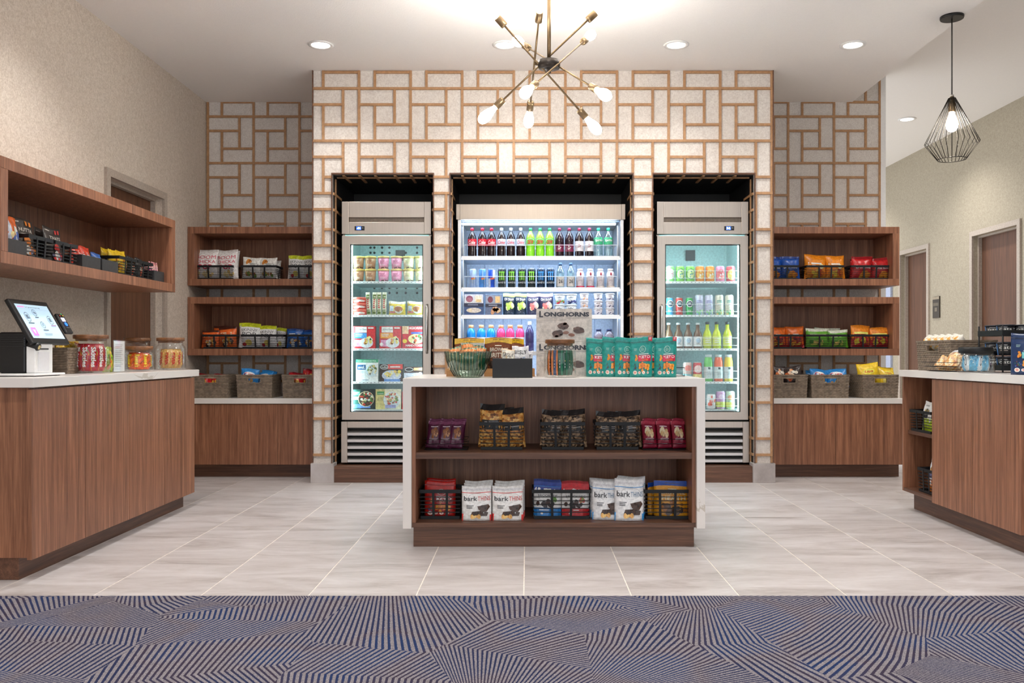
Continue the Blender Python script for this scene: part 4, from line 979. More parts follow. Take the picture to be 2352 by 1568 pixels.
bag_kind('mint_w', 'cookie_sleeve', 'candy', .045, .115, .026, (226, 236, 240), Print().rect(0, 0, .3, 1, (110, 184, 220)).ell(.6, .55, .14, .26, (30, 40, 60)).ell(.6, .55, .08, .2, (226, 236, 240)), 'stick', 8, .0012, 8, 10)
bag_kind('straw', 'candy_stick', 'candy', .02, .13, .014, None, None, 'stick', 9, .0008, 6, 8, mats=[CANDYSTRIPE])
stick('icebar', 'ice_cream_bar', .036, .185, (226, 226, 206), None, (200, 30, 40), [(226, 226, 206), (90, 120, 60), (206, 206, 170)], 10)
KIND['icebar'][3][0] = ('printed_front', Print().rect(.12, .06, .88, .24, (110, 130, 70)).rect(.12, .72, .88, .9, (110, 130, 70)).lines(.3, .28, .7, .7, 5, (206, 60, 60), .6).mesh(bag_surface(.036, .185, .022, 'stick', 10, .0012)))
# cartons
def dinner(c1, c2):
    return Print().rect(.1, .72, .62, .97, WHT).text('Jimmy Dean', .14, .80, .6, .90, (60, 70, 110), .0, .2).rect(.05, .46, .62, .70, c1).lines(.1, .52, .5, .66, 3, WHT, .4).rect(.06, .1, .4, .4, (226, 160, 200)).ell(.6, .26, .32, .22, (222, 226, 236)).blobs(.64, .38, .22, .14, 20, .06, [(246, 220, 120), (240, 240, 220), (226, 150, 80), (250, 236, 170)], 3).lines(.68, .86, .94, .95, 1, WHT, .7).ell(.1, .2, .08, .08, WHT)
carton_kind('dean_blue', 'breakfast_carton', 'carton', .176, .18, .06, (214, 44, 52), dinner((70, 150, 214), 0))
carton_kind('dean_orange', 'breakfast_carton', 'carton', .176, .18, .06, (214, 44, 52), dinner((240, 160, 60), 0))
carton_kind('pizza', 'pizza_carton', 'carton', .178, .18, .05, (206, 40, 54), Print().rect(.0, .66, .28, 1, (236, 190, 150)).text('DIGIORNO', .24, .86, .98, .97, WHT, .02).rect(.4, .66, .9, .74, (70, 100, 190)).ell(.62, .44, .36, .22, (244, 214, 150)).blobs(.62, .44, .3, .16, 18, .06, [(214, 90, 60), (246, 236, 200), (90, 130, 80)], 3).ell(.12, .34, .1, .09, (240, 200, 50)).text('HAND-TOSSED', .16, .1, .98, .2, WHT, .02))
carton_kind('evol', 'meal_carton', 'carton', .18, .176, .05, (236, 240, 240), Print().rect(0, .86, 1, 1, (70, 160, 120)).text('NOW CARBON NEUTRAL', .08, .90, .92, .955, WHT, .01).rect(.06, .54, .44, .76, (40, 96, 150)).text('evol.', .1, .58, .40, .72, WHT, .03).ell(.7, .5, .27, .27, (206, 222, 230)).blobs(.7, .54, .22, .2, 30, .05, [(236, 226, 190), (130, 160, 90), (240, 240, 230), (210, 190, 130)], 3).lines(.06, .36, .34, .48, 3, (160, 170, 180), .3).lines(.3, .04, .6, .1, 1, (120, 140, 170)))
carton_kind('stouf', 'meal_carton', 'carton', .186, .145, .05, (52, 34, 34), Print().rect(.36, .72, 1, 1, (214, 60, 50)).ell(.2, .84, .18, .13, WHT).ell(.2, .84, .16, .10, BLK).text("Stouffers", .08, .79, .32, .89, WHT, .01, .2).lines(.46, .80, .92, .88, 1, WHT, .8).ell(.52, .36, .42, .30, (206, 214, 236)).blobs(.5, .46, .36, .16, 24, .06, [(246, 220, 130), (250, 240, 190), (236, 196, 90)], 3).ell(.86, .58, .08, .09, (226, 200, 60)).rect(.2, 0, .9, .16, (90, 140, 210)))
carton_kind('stouf2', 'meal_carton', 'carton', .17, .13, .05, (70, 44, 40), Print().ell(.24, .82, .2, .13, WHT).ell(.24, .82, .18, .10, BLK).rect(.46, .76, 1, .94, (240, 180, 130)).rect(0, 0, 1, .6, (216, 216, 232)).blobs(.6, .4, .34, .2, 18, .07, [(250, 250, 250), (214, 196, 220), (236, 226, 226)], 3))
carton_kind('healthy_dark', 'meal_carton', 'carton', .196, .19, .05, (30, 44, 44), Print().rect(0, 0, .38, 1, (40, 96, 84)).rect(.06, .70, .36, .9, (120, 196, 150)).lines(.1, .74, .32, .86, 2, WHT, .5).rect(.06, .48, .38, .64, WHT).lines(.1, .52, .34, .58, 1, (200, 60, 70)).rect(.04, .06, .8, .26, (100, 140, 210)).ell(.62, .52, .34, .40, (226, 206, 170)).ell(.62, .52, .31, .37, (70, 60, 50)).blobs(.62, .54, .28, .32, 44, .05, [(240, 220, 170), (196, 60, 44), (90, 130, 60), (240, 236, 220), (120, 60, 40)], 3))
carton_kind('healthy_cream', 'meal_carton', 'carton', .205, .195, .05, (232, 224, 196), Print().rect(0, 0, .36, 1, (222, 206, 140)).rect(.06, .72, .34, .88, (60, 150, 80)).text('CHOICE', .09, .75, .31, .81, WHT, .01).lines(.08, .42, .34, .58, 4, (130, 120, 90), .3).ell(.64, .46, .34, .42, (226, 234, 240)).blobs(.62, .54, .26, .28, 44, .05, [(226, 170, 110), (196, 70, 50), (110, 150, 70), (240, 220, 180), (150, 90, 50)], 3).rect(.38, .06, .8, .22, (170, 170, 214)))
carton_kind('red_meal', 'meal_carton', 'carton', .18, .18, .05, (190, 40, 44), Print().rect(.1, .2, .9, .5, (240, 220, 120)).blobs(.5, .6, .3, .2, 18, .06, [(240, 220, 170), (90, 130, 60)], 3))
carton_kind('snack_tray', 'snack_tray', 'tray', .155, .17, .03, (60, 84, 130), Print().rect(.02, .56, .98, .98, (222, 226, 236)).ell(.28, .76, .18, .16, (150, 80, 110)).ell(.28, .72, .15, .11, (176, 110, 130)).rect(.56, .62, .9, .92, (246, 236, 214)).rect(.62, .6, .88, .74, (236, 206, 150)).rect(0, .40, 1, .54, (36, 40, 70)).lines(.2, .44, .8, .5, 1, (150, 160, 190), .7).ell(.5, .22, .38, .12, (222, 214, 206)).ell(.3, .22, .12, .09, (236, 220, 190)))
carton_kind('snack_tray2', 'snack_tray', 'tray', .14, .165, .03, (96, 110, 140), Print().rect(.02, .56, .98, .98, (150, 160, 180)).ell(.3, .76, .16, .16, (120, 60, 76)).rect(.6, .6, .88, .92, (226, 190, 130)).rect(0, .40, 1, .54, (34, 36, 60)).lines(.2, .44, .8, .5, 1, (170, 176, 196), .7).blobs(.5, .22, .34, .1, 8, .12, [(206, 150, 110), (222, 190, 150)], 3))
def longhorn():
    p = Print().text('L', .05, .74, .12, .93, (48, 48, 58), .04).text('ONGHORNS', .13, .76, .95, .90, (48, 48, 58), .055).rect(.05, .715, .95, .722, (90, 90, 96)).lines(.06, .62, .62, .67, 1, (176, 170, 160), .35)
    ch = [(92, 66, 56), (112, 84, 74), (74, 52, 46)]
    for cu, cv, s in ((.48, .47, 2), (.38, .24, 3), (.76, .34, 4)): p.ell(cu, cv, .10, .10, (88, 64, 56)).blobs(cu, cv, .075, .085, 12, .035, ch, s, 1.2)
    p.ell(.53, .27, .055, .05, (140, 98, 82), a=.3).ell(.63, .2, .06, .05, (132, 84, 64), a=-.4)
    for k in range(7): p.poly([(.05 + .02 * k, .22), (.055 + .02 * k, .22), (.12 + .012 * k, .5), (.117 + .012 * k, .5)], (196, 188, 178))
    return p
carton_kind('longhorn', 'candy_carton', 'carton', .316, .19, .12, (214, 206, 198), longhorn())
KIND['longhorn_low'] = KIND['longhorn']
bag_kind('sandwich', 'frozen_sandwich', 'packet', .135, .115, .05, (236, 206, 60), Print().rect(0, .82, 1, 1, (240, 236, 226)).ell(.6, .42, .26, .30, (240, 236, 220)).ell(.6, .46, .26, .20, (176, 110, 66)).rect(.05, .3, .3, .66, (206, 222, 240)).rect(.05, .16, .4, .28, (226, 130, 130)), 'pillow', 90)
def ohsnap(top, mid):
    return Print().rect(0, .85, 1, 1, top).text('OH SNAP!', .1, .66, .9, .79, WHT, .02).blobs(.5, .42, .36, .10, 14, .12, [mid, (236, 240, 200), top], 3).lines(.3, .22, .7, .32, 2, mid, .5).blobs(.5, .1, .45, .09, 30, .02, [(120, 130, 150), (70, 84, 110)], 4)
bag_kind('ohsnap_green', 'pickle_pouch', 'pouch', .094, .18, .035, (30, 50, 70), ohsnap((200, 236, 110), (180, 220, 90)), 'pouch', 91)
bag_kind('ohsnap_pink', 'pickle_pouch', 'pouch', .098, .18, .035, (46, 50, 84), ohsnap((250, 190, 196), (240, 130, 130)), 'pouch', 92)

# ---- bottles, cans, cups, jars
def bottle_kind(key, name, prof, liquid, label, cap, pr=None, capr=None, caph=.02, cat='bottle', span=PI):
    body = MB().lathe(prof, 20).mesh(name, liquid if not isinstance(liquid, tuple) else flat(liquid, .15))
    parts = []; zt_ = prof[-1][1]; rn = prof[-1][0] + .0015
    Sf = wrap_surface(prof, span)
    if cap: parts.append(('cap', MB().lathe([((capr or rn), zt_ - .004), ((capr or rn), zt_ + caph - .003), ((capr or rn) - .0015, zt_ + caph)], 16).mesh('cap', flat(cap, .4))))
    if label:
        v0, v1, c = label; rows = []
        for i in range(7):
            v = v0 + (v1 - v0) * i / 6; x, y, z = Sf(.5, v, .0008); rows.append((-y, z))
        parts.append(('label', MB().lathe(rows, 20, cap0=False, cap1=False).mesh('label', flat(c, .4) if isinstance(c, tuple) else c)))
    if pr: parts.append(('printed_front', pr.mesh(lambda u, v, off: Sf(u, v, off + .0012))))
    kind(key, name, cat, body, parts)
SODA = [(.026, 0), (.034, .004), (.0365, .014), (.0365, .058), (.0345, .066), (.0345, .074), (.0365, .084), (.0365, .135), (.034, .155), (.025, .180), (.015, .198), (.0125, .206), (.0125, .216)]
COLA = (34, 22, 24)
bottle_kind('coke', 'soda_bottle', SODA, COLA, (.40, .66, (206, 30, 52)), (206, 30, 50), Print().text('Coke', .26, .46, .74, .60, WHT, .02, .25))
bottle_kind('diet', 'soda_bottle', SODA, COLA, (.40, .66, (206, 212, 226)), (206, 212, 222), Print().text('Coke', .26, .47, .74, .60, (206, 50, 66), .01, .25))
bottle_kind('dew', 'soda_bottle', SODA, (140, 226, 50), (.42, .68, (90, 190, 60)), (40, 140, 80), Print().text('DEW', .26, .46, .74, .62, (200, 40, 50), .03, .4).ring(.5, .55, .34, .12, .02, WHT))
bottle_kind('pepper', 'soda_bottle', SODA, (40, 22, 30), (.18, .46, (120, 36, 70)), (140, 30, 60), Print().text('Dr', .38, .26, .62, .40, WHT, .01, .3))
bottle_kind('diet_pepper', 'soda_bottle', SODA, (34, 24, 30), (.20, .58, (226, 222, 226)), (150, 34, 60), Print().text('Dr', .38, .34, .62, .46, (160, 60, 80), .01, .3))
bottle_kind('sprite', 'soda_bottle', SODA, PETCLEAR, (.46, .72, (60, 170, 120)), (40, 170, 120), Print().text('Sprite', .22, .54, .78, .66, WHT, .02, .2))
WATER = [(.028, 0), (.033, .005), (.033, .05), (.0315, .056), (.033, .062), (.033, .12), (.030, .14), (.018, .165), (.0125, .175), (.0125, .185)]
bottle_kind('water26', 'water_bottle', WATER, PETCLEAR, (.05, .5, (196, 192, 186)), (60, 84, 110), Print().text('26', .36, .2, .66, .36, (40, 50, 60), .01).lines(.38, .62, .62, .74, 3, (60, 90, 130), .5))
SHAKE = [(.026, 0), (.032, .004), (.032, .115), (.028, .128), (.022, .136), (.022, .140)]
def shake(c): return Print().ell(.52, .80, .07, .10, (150, 40, 60)).lines(.3, .6, .7, .64, 1, (120, 110, 120), .7).lines(.36, .34, .64, .52, 3, (170, 150, 160), .3).rect(.02, .03, .98, .1, c, 10)
bottle_kind('shake_red', 'protein_bottle', SHAKE, (226, 218, 222), None, (232, 226, 228), shake((200, 50, 80)), .023, .016)
bottle_kind('shake_tan', 'protein_bottle', SHAKE, (224, 218, 220), None, (232, 228, 228), shake((206, 190, 176)), .023, .016)
SPORT = [(.030, 0), (.036, .005), (.036, .07), (.033, .09), (.036, .11), (.036, .14), (.030, .165), (.021, .178), (.019, .186)]
bottle_kind('sport_blue', 'sports_drink_bottle', SPORT, (28, 140, 226), (.3, .6, (240, 246, 250)), (240, 170, 110), None, .021, .022)
bottle_kind('sport_pink', 'sports_drink_bottle', SPORT, (222, 66, 120), (.3, .6, (240, 226, 230)), (240, 160, 110), None, .021, .022)
bottle_kind('tea', 'tea_bottle', WATER, (60, 54, 92), None, (236, 238, 240), None, .015, .02)
bottle_kind('cold_brew', 'coffee_bottle', SPORT, (120, 110, 120), None, (46, 56, 90), Print().ring(.5, .8, .3, .08, .02, (200, 196, 200)), .02, .018)
KOMB = [(.027, 0), (.031, .004), (.031, .105), (.024, .130), (.0135, .155), (.0125, .195)]
bottle_kind('kombucha', 'tea_bottle', KOMB, (110, 74, 50), (.10, .50, (232, 232, 236)), (226, 228, 232), Print().ell(.5, .34, .16, .10, (180, 200, 220)).lines(.34, .16, .66, .24, 2, (140, 130, 130), .4), .0145, .012)
bottle_kind('limeade', 'soda_bottle', KOMB, (196, 208, 30), (.12, .52, (214, 222, 110)), (40, 50, 50), Print().lines(.3, .2, .7, .44, 3, WHT, .4), .0145, .016)
JUICE = [(.028, 0), (.034, .005), (.034, .10), (.033, .15), (.027, .185), (.024, .19), (.024, .194)]
for k_, c_, c2 in (('green', (110, 196, 100), (70, 150, 80)), ('red', (236, 110, 76), (220, 90, 70)), ('yellow', (226, 206, 70), (236, 200, 60))):
    bottle_kind('juice_' + k_, 'juice_bottle', JUICE, c_, (.14, .60, (206, 216, 218)), (222, 230, 230), Print().rect(.42, .50, .58, .58, (60, 80, 80)).lines(.36, .24, .64, .40, 3, (150, 160, 164), .3), .026, .016)
CAN = [(.026, 0), (.0325, .008), (.0325, .112), (.027, .122)]
TALL = [(.026, 0), (.0325, .008), (.0325, .145), (.027, .157)]
SLIM = [(.022, 0), (.0275, .007), (.0275, .128), (.023, .136)]
RBULL = [(.022, 0), (.0285, .007), (.0285, .145), (.024, .153)]
def can_kind(key, prof, col, pr, name='drink_can'):
    body = MB().lathe(prof, 22, cap1=True).mesh(name, flat(col, .3, .1))
    r, h = prof[-1]
    top = MB().lathe([(r + .001, h - .002), (r + .002, h + .001), (r - .001, h + .002), (r - .004, h - .002), (.001, h - .002)], 22, cap0=False).mesh('lid', STEEL_BRIGHT)
    kind(key, name, 'can', body, [('lid', top)] + ([('printed_front', pr.mesh(wrap_surface(prof)))] if pr else []))
LM = [(206, 236, 160), (120, 200, 90)]
can_kind('can_lime_pink', CAN, (150, 220, 130), Print().ell(.5, .5, .3, .34, (240, 226, 226)).lines(.3, .3, .7, .7, 5, (236, 120, 150), .5))
can_kind('can_lime', CAN, (136, 210, 84), Print().ell(.5, .5, .3, .34, (222, 240, 170)).ring(.5, .5, .3, .34, .04, (60, 150, 110)).blobs(.5, .5, .15, .2, 7, .04, [(60, 140, 190), (120, 200, 90)], 3))
can_kind('can_orange', CAN, (240, 140, 40), Print().ell(.5, .5, .3, .34, (250, 190, 90)).blobs(.5, .5, .2, .26, 14, .06, [(240, 226, 200), (240, 150, 50)], 3))
can_kind('can_pink', CAN, (236, 150, 190), Print().ell(.5, .45, .3, .34, (240, 130, 130)).blobs(.5, .5, .2, .26, 12, .06, [(246, 220, 226), (226, 90, 110)], 3))
can_kind('can_red_yellow', CAN, (226, 90, 100), Print().ell(.5, .45, .3, .34, (250, 226, 130)).blobs(.5, .45, .2, .22, 10, .06, [(240, 190, 80), (250, 240, 190)], 3))
for k_, c_ in (('blue', (70, 170, 226)), ('red', (214, 60, 54)), ('green', (40, 170, 80))):
    can_kind('slim_' + k_, SLIM, c_, Print().ell(.5, .66, .3, .2, WHT).ell(.5, .66, .24, .15, (30, 60, 80)).lines(.36, .60, .64, .72, 2, WHT, .5).lines(.3, .2, .7, .3, 2, (230, 230, 230), .4))
def seltz(a, b): return Print().blobs(.5, .12, .42, .1, 14, .09, [(120, 190, 130), b, (200, 226, 190)], 3).lines(.26, .60, .74, .74, 2, a, .5).lines(.36, .5, .64, .54, 1, (120, 120, 140), .6)
can_kind('seltz_lav', TALL, (206, 206, 230), seltz((150, 150, 206), (150, 170, 210)))
can_kind('seltz_gold', TALL, (226, 222, 206), seltz((110, 180, 170), (226, 190, 110)))
def monster(c): return Print().rect(.30, .38, .38, .84, c, 1, 3).rect(.45, .40, .53, .84, c, 1, 3).rect(.60, .38, .68, .84, c, 1, 3).rect(.26, .78, .72, .84, c, 4, 1).text('MONSTER', .16, .22, .84, .31, (206, 212, 216), .01)
can_kind('monster_green', TALL, (24, 38, 40), monster((130, 206, 70)))
can_kind('monster_blue', TALL, (20, 44, 70), monster((70, 150, 222)))
def rb(a, b): return Print().poly([(.5, .5), (.9, .5), (.9, .96), (.5, .96)], a).poly([(.1, .06), (.5, .06), (.5, .5), (.1, .5)], b).blobs(.5, .5, .2, .05, 6, .06, [(206, 40, 60), (230, 180, 60)], 2)
can_kind('bull_silver', RBULL, (150, 176, 214), rb((170, 190, 220), (190, 200, 214)))
can_kind('bull_sky', RBULL, (80, 140, 206), rb((214, 222, 236), (70, 130, 200)))
can_kind('bull_blue', RBULL, (34, 84, 200), Print().rect(.02, .04, .4, .5, (206, 214, 226)).rect(.6, .5, .98, .96, (226, 230, 240)).blobs(.5, .5, .2, .05, 6, .06, [(206, 40, 60), (230, 120, 60)], 2))
can_kind('can_cherry', CAN, (206, 70, 74), Print().rect(.0, .0, 1, .4, (236, 210, 130), 8).ell(.5, .66, .3, .2, (240, 200, 196)))
can_kind('can_peach', CAN, (232, 196, 190), Print().rect(0, 0, 1, .4, (150, 206, 214), 8).ell(.5, .7, .24, .16, (236, 130, 120)))
can_kind('can_coral', CAN, (236, 222, 222), Print().blobs(.5, .6, .36, .3, 12, .12, [(236, 110, 90), (246, 236, 234)], 3))
can_kind('can_purple', CAN, (206, 160, 206), Print().rect(0, 0, 1, .42, (214, 222, 110), 8).ell(.5, .7, .2, .14, (240, 210, 236)))
can_kind('can_mint', CAN, (196, 226, 196), Print().rect(0, 0, 1, .4, (222, 226, 120), 8).ell(.5, .66, .24, .14, (240, 170, 130)))
def cup_kind(key, name, r0, r1, h, col, lidc, pr, lidh=.012, cat='tub'):
    prof = [(r0, 0), (r1, h - lidh)]
    kind(key, name, cat, MB().lathe(prof, 24).mesh(name, flat(col, .4)), [('lid', MB().lathe([(r1 + .0025, h - lidh - .002), (r1 + .003, h), (r1 + .001, h + .001), (r1 - .003, h - .002)], 24).mesh('lid', flat(lidc, .4)))] + ([('printed_front', pr.mesh(wrap_surface(prof)))] if pr else []))
def tubp(c): return Print().lines(.32, .46, .68, .76, 3, c, .55).lines(.36, .30, .64, .36, 1, WHT, .6).blobs(.5, .10, .4, .04, 7, .05, [(80, 50, 40)], 3)
cup_kind('tub_brown', 'ice_cream_tub', .038, .046, .104, (190, 146, 112), (222, 196, 110), tubp((150, 90, 66)))
cup_kind('tub_pink', 'ice_cream_tub', .038, .046, .104, (240, 160, 196), (226, 196, 120), tubp((196, 110, 146)))
cup_kind('tub_cream', 'ice_cream_tub', .038, .046, .104, (236, 228, 190), (222, 200, 110), tubp((196, 190, 140)))
cup_kind('tub_red', 'cookie_dough_tub', .058, .061, .048, (232, 96, 84), (240, 120, 104), Print().blobs(.45, .5, .25, .25, 8, .14, [(250, 236, 230)], 3))
cup_kind('yog', 'yogurt_cup', .030, .035, .058, (222, 220, 224), (232, 232, 238), Print().lines(.3, .62, .7, .76, 1, (130, 120, 130), .6).blobs(.5, .28, .34, .16, 5, .08, [(70, 70, 110), (230, 226, 230)], 3), .006, 'cup')
cup_kind('yog_o', 'yogurt_cup', .030, .035, .058, (222, 218, 220), (232, 232, 238), Print().lines(.3, .62, .7, .76, 1, (130, 120, 130), .6).blobs(.5, .28, .34, .16, 5, .09, [(236, 170, 110), (230, 226, 230)], 3), .006, 'cup')
cup_kind('fruit_red', 'yogurt_cup', .036, .044, .085, (214, 226, 236), (226, 236, 244), Print().lines(.28, .62, .72, .8, 2, (70, 80, 110), .5).blobs(.5, .25, .4, .14, 12, .08, [(196, 50, 60), (120, 170, 80)], 3), .008, 'cup')
cup_kind('fruit_blue', 'yogurt_cup', .036, .044, .085, (214, 226, 236), (226, 236, 244), Print().lines(.28, .62, .72, .8, 2, (70, 80, 110), .5).blobs(.5, .25, .4, .14, 14, .08, [(50, 60, 110), (80, 90, 150)], 3), .008, 'cup')
cup_kind('oats', 'oat_cup', .043, .052, .08, (30, 32, 38), (40, 44, 54), Print().rect(0, .02, .16, .98, (70, 120, 180), 2).text('oats', .26, .52, .74, .76, (236, 232, 226), .01).lines(.34, .82, .66, .9, 1, (200, 200, 200), .6).lines(.3, .34, .7, .44, 1, (160, 150, 140), .6).blobs(.86, .5, .01, .3, 4, .05, [(236, 236, 236)], 3), .008, 'cup')

# ---- containers
def jar(label, x, y, z, r, h, lid=WOOD_LID, lidh=.022, group=None):
    t = thing('glass_jar', label, 'jar', (x, y, z), group=group)
    k = r / .095
    prof = [(r * .94, 0.0), (r, .012), (r, h * .62), (r * .97, h * .70), (r * .86, h * .77), (r * .80, h * .80), (r * .84, h - lidh - .001)]
    MB().lathe(prof, 32, cap0=True, cap1=False).build('glass', GLASS, t)
    MB().lathe([(r * .78, h - lidh - .012), (r * .80, h - lidh), (r * .90, h - lidh), (r * .92, h - lidh + .004), (r * .92, h - .003), (r * .89, h)], 32).build('lid', lid, t)
    return t
def basket(label, x, y, z, w, d, h, rz=0, nw=5, group='black slatted baskets', straps=2):
    t = thing('slatted_basket', label, 'basket', (x, y, z), rz, group)
    tp = .93
    def at(q): return w * (tp + (1 - tp) * q), d * (tp + (1 - tp) * q)
    key = ('bk', round(w, 3), round(d, 3), round(h, 3), nw)
    if key not in BOXC:
        th = .003; ms = []
        ms.append(('rim', MB().rring(w, d, h - .019, h, th).mesh('rim', BLACKMETAL)))
        a, b = at(0); ms.append(('base', MB().box(-a / 2, a / 2, -b / 2, b / 2, .0005, .0045).mesh('base', BLACKMETAL)))
        a, b = at(.05); ms.append(('bottom_rim', MB().rring(a, b, .005, .017, th).mesh('bottom_rim', BLACKMETAL)))
        for i in range(nw):
            q = (i + 1) / (nw + 1); zz = .017 + (h - .036) * q; a, b = at(zz / h)
            ms.append(('slat', MB().rring(a, b, zz - .002, zz + .002, .004).mesh('slat', BLACKMETAL)))
        for k in range(straps):
            u = (k + 1) / (straps + 1) - .5
            for sgn in (-1, 1):
                a0, b0 = at(.1); a1, b1 = at(1); m = MB(); y0, y1 = sgn * b0 / 2, sgn * b1 / 2; hw = .0065
                vs = [(u * a0 - hw, y0, .012), (u * a0 + hw, y0, .012), (u * a1 + hw, y1, h - .01), (u * a1 - hw, y1, h - .01)]
                vs += [(p[0], p[1] + sgn * .0025, p[2]) for p in vs]
                ms.append(('strap', m.quadset(vs, [(0, 1, 2, 3), (7, 6, 5, 4), (0, 4, 5, 1), (1, 5, 6, 2), (2, 6, 7, 3), (3, 7, 4, 0)]).mesh('strap', BLACKMETAL)))
        for sgn in (-1, 1):
            a0, b0 = at(.1); m = MB(); x0, x1 = sgn * a0 / 2, sgn * w / 2
            vs = [(x0, -.0065, .012), (x0, .0065, .012), (x1, .0065, h - .01), (x1, -.0065, h - .01)]; vs += [(p[0] + sgn * .0025, p[1], p[2]) for p in vs]
            ms.append(('strap', m.quadset(vs, [(0, 1, 2, 3), (7, 6, 5, 4), (0, 4, 5, 1), (1, 5, 6, 2), (2, 6, 7, 3), (3, 7, 4, 0)]).mesh('strap', BLACKMETAL)))
        BOXC[key] = ms
    for n_, m_ in BOXC[key]: link(n_, m_, t)
    return t
def open_box(label, x, y, z, w, d, h, rz=0, mat=CHARCOAL, name='display_box', group='charcoal display boxes'):
    m = MB(); th = .005
    def r(a, b, zz): return [(-a / 2, -b / 2, zz), (a / 2, -b / 2, zz), (a / 2, b / 2, zz), (-a / 2, b / 2, zz)]
    vs = r(w, d, 0) + r(w, d, h) + r(w - 2 * th, d - 2 * th, h) + r(w - 2 * th, d - 2 * th, th)
    fs = [(3, 2, 1, 0), (12, 13, 14, 15)]
    for i in range(4):
        j = (i + 1) % 4; fs += [(i, j, 4 + j, 4 + i), (4 + i, 4 + j, 8 + j, 8 + i), (8 + i, 8 + j, 12 + j, 12 + i)]
    o = m.quadset(vs, fs).build(name, mat, None, (x, y, z), (0, 0, rz), .001)
    return tag(o, label, 'box', group)
WK = {}
def wicker(label, x, y, z, w, d, h, rz=0, group='dark wicker baskets'):
    t = thing('wicker_basket', label, 'basket', (x, y, z), rz, group)
    key = (round(w, 3), round(d, 3), round(h, 3))
    if key not in WK:
        rows = max(8, int(h / .0125)); cw, cd = max(10, int(w / .016)), max(10, int(d / .016)); m = MB()
        hole = (.33, .67, .68, .86)
        per = [(-w / 2 + w * i / cw, -d / 2, 0, -1, i / cw) for i in range(cw)] + [(w / 2, -d / 2 + d * i / cd, 1, 0, None) for i in range(cd)] + [(w / 2 - w * i / cw, d / 2, 0, 1, None) for i in range(cw)] + [(-w / 2, d / 2 - d * i / cd, -1, 0, None) for i in range(cd)]
        n = len(per)
        for layer in (0, 1):
            o = len(m.v)
            for j in range(rows * 2 + 1):
                zz = h * j / (rows * 2); tap = .95 + .05 * j / (rows * 2)
                for i, (px, py, nx, ny, u) in enumerate(per):
                    off = (.0055 if (j % 2) else 0.0) * (1.0 if ((i + (j // 2)) % 2) else .4) if layer == 0 else -.006
                    m.v.append((px * tap + nx * off, py * tap + ny * off, zz))
            for j in range(rows * 2):
                vv = (j + .5) / (rows * 2)
                for i in range(n):
                    i2 = (i + 1) % n
                    if i < cw and hole[0] < (i + .5) / cw < hole[1] and hole[2] < vv < hole[3]: continue
                    f = [o + j * n + i, o + j * n + i2, o + (j + 1) * n + i2, o + (j + 1) * n + i]
                    m.f.append(f if layer == 0 else f[::-1]); m.m.append(0); m.sm.append(False)
        body = m.mesh('weave', WICKER)
        rim = MB().rring(w + .008, d + .008, h - .004, h + .006, .014).mesh('rim', WICKER)
        base = MB().box(-w * .47, w * .47, -d * .47, d * .47, .001, .006).mesh('base', WICKER)
        hx0, hx1, hz0, hz1 = (hole[0] - .5) * w, (hole[1] - .5) * w, hole[2] * h, hole[3] * h
        hm = MB(); y0 = -d / 2 * .99
        O = [(hx0 - .009, hz0 - .008), (hx1 + .009, hz0 - .008), (hx1 + .009, hz1 + .008), (hx0 - .009, hz1 + .008)]; I = [(hx0, hz0), (hx1, hz0), (hx1, hz1), (hx0, hz1)]
        vs = [(a, y0 - .006, b) for a, b in O] + [(a, y0 - .006, b) for a, b in I] + [(a, y0 + .010, b) for a, b in O] + [(a, y0 + .010, b) for a, b in I]; fs = []
        for k in range(4):
            j = (k + 1) % 4; fs += [(k, j, 4 + j, 4 + k), (8 + k, 12 + k, 12 + j, 8 + j), (k, 8 + k, 8 + j, j), (4 + k, 4 + j, 12 + j, 12 + k)]
        WK[key] = [('weave', body), ('rim', rim), ('base', base), ('handle_rim', hm.quadset(vs, fs).mesh('handle_rim', WICKER))]
    for n_, m_ in WK[key]: link(n_, m_, t)
    return t
# ================================================================== PLACING THE GOODS
DIM = {}
def dims(key):
    if key not in DIM:
        vs = [v.co for v in KIND[key][2].vertices]
        DIM[key] = (max(v.x for v in vs) - min(v.x for v in vs), max(v.z for v in vs) - min(v.z for v in vs))
    return DIM[key]
def put(key, label, px0, px1, d, z, top, group=None, tilt=0.0, rz=0.0, roll=0.0):
    """stand a packet at depth d so that it spans the photo columns px0..px1 and reaches the row `top`"""
    w, h = dims(key); sx = (px1 - px0) * d / F / w; sz = (PZ(top, d) - z) / h / math.cos(tilt)
    return place(key, label, (PX((px0 + px1) / 2, d), d, z), (tilt, roll, rz), group, (sx, (sx + sz) / 2, sz))
def putx(key, label, y0, y1, x, z, top_z, group=None, tilt=0.0, face=1):
    w, h = dims(key); sx = (y1 - y0) / w; sz = (top_z - z) / h
    return place(key, label, (x, (y0 + y1) / 2, z), (tilt, 0, face * PI / 2), group, (sx, (sx + sz) / 2, sz))
def at_px(key, label, px, d, z, group=None, scale=1.0, rz=0.0): return place(key, label, (PX(px, d), d, z), rz, group, scale)
ORD = ['leftmost', 'second', 'third', 'fourth', 'fifth', 'sixth', 'seventh', 'eighth']
def nth(i): return ORD[i] if i == 0 else ORD[i] + '-from-left'

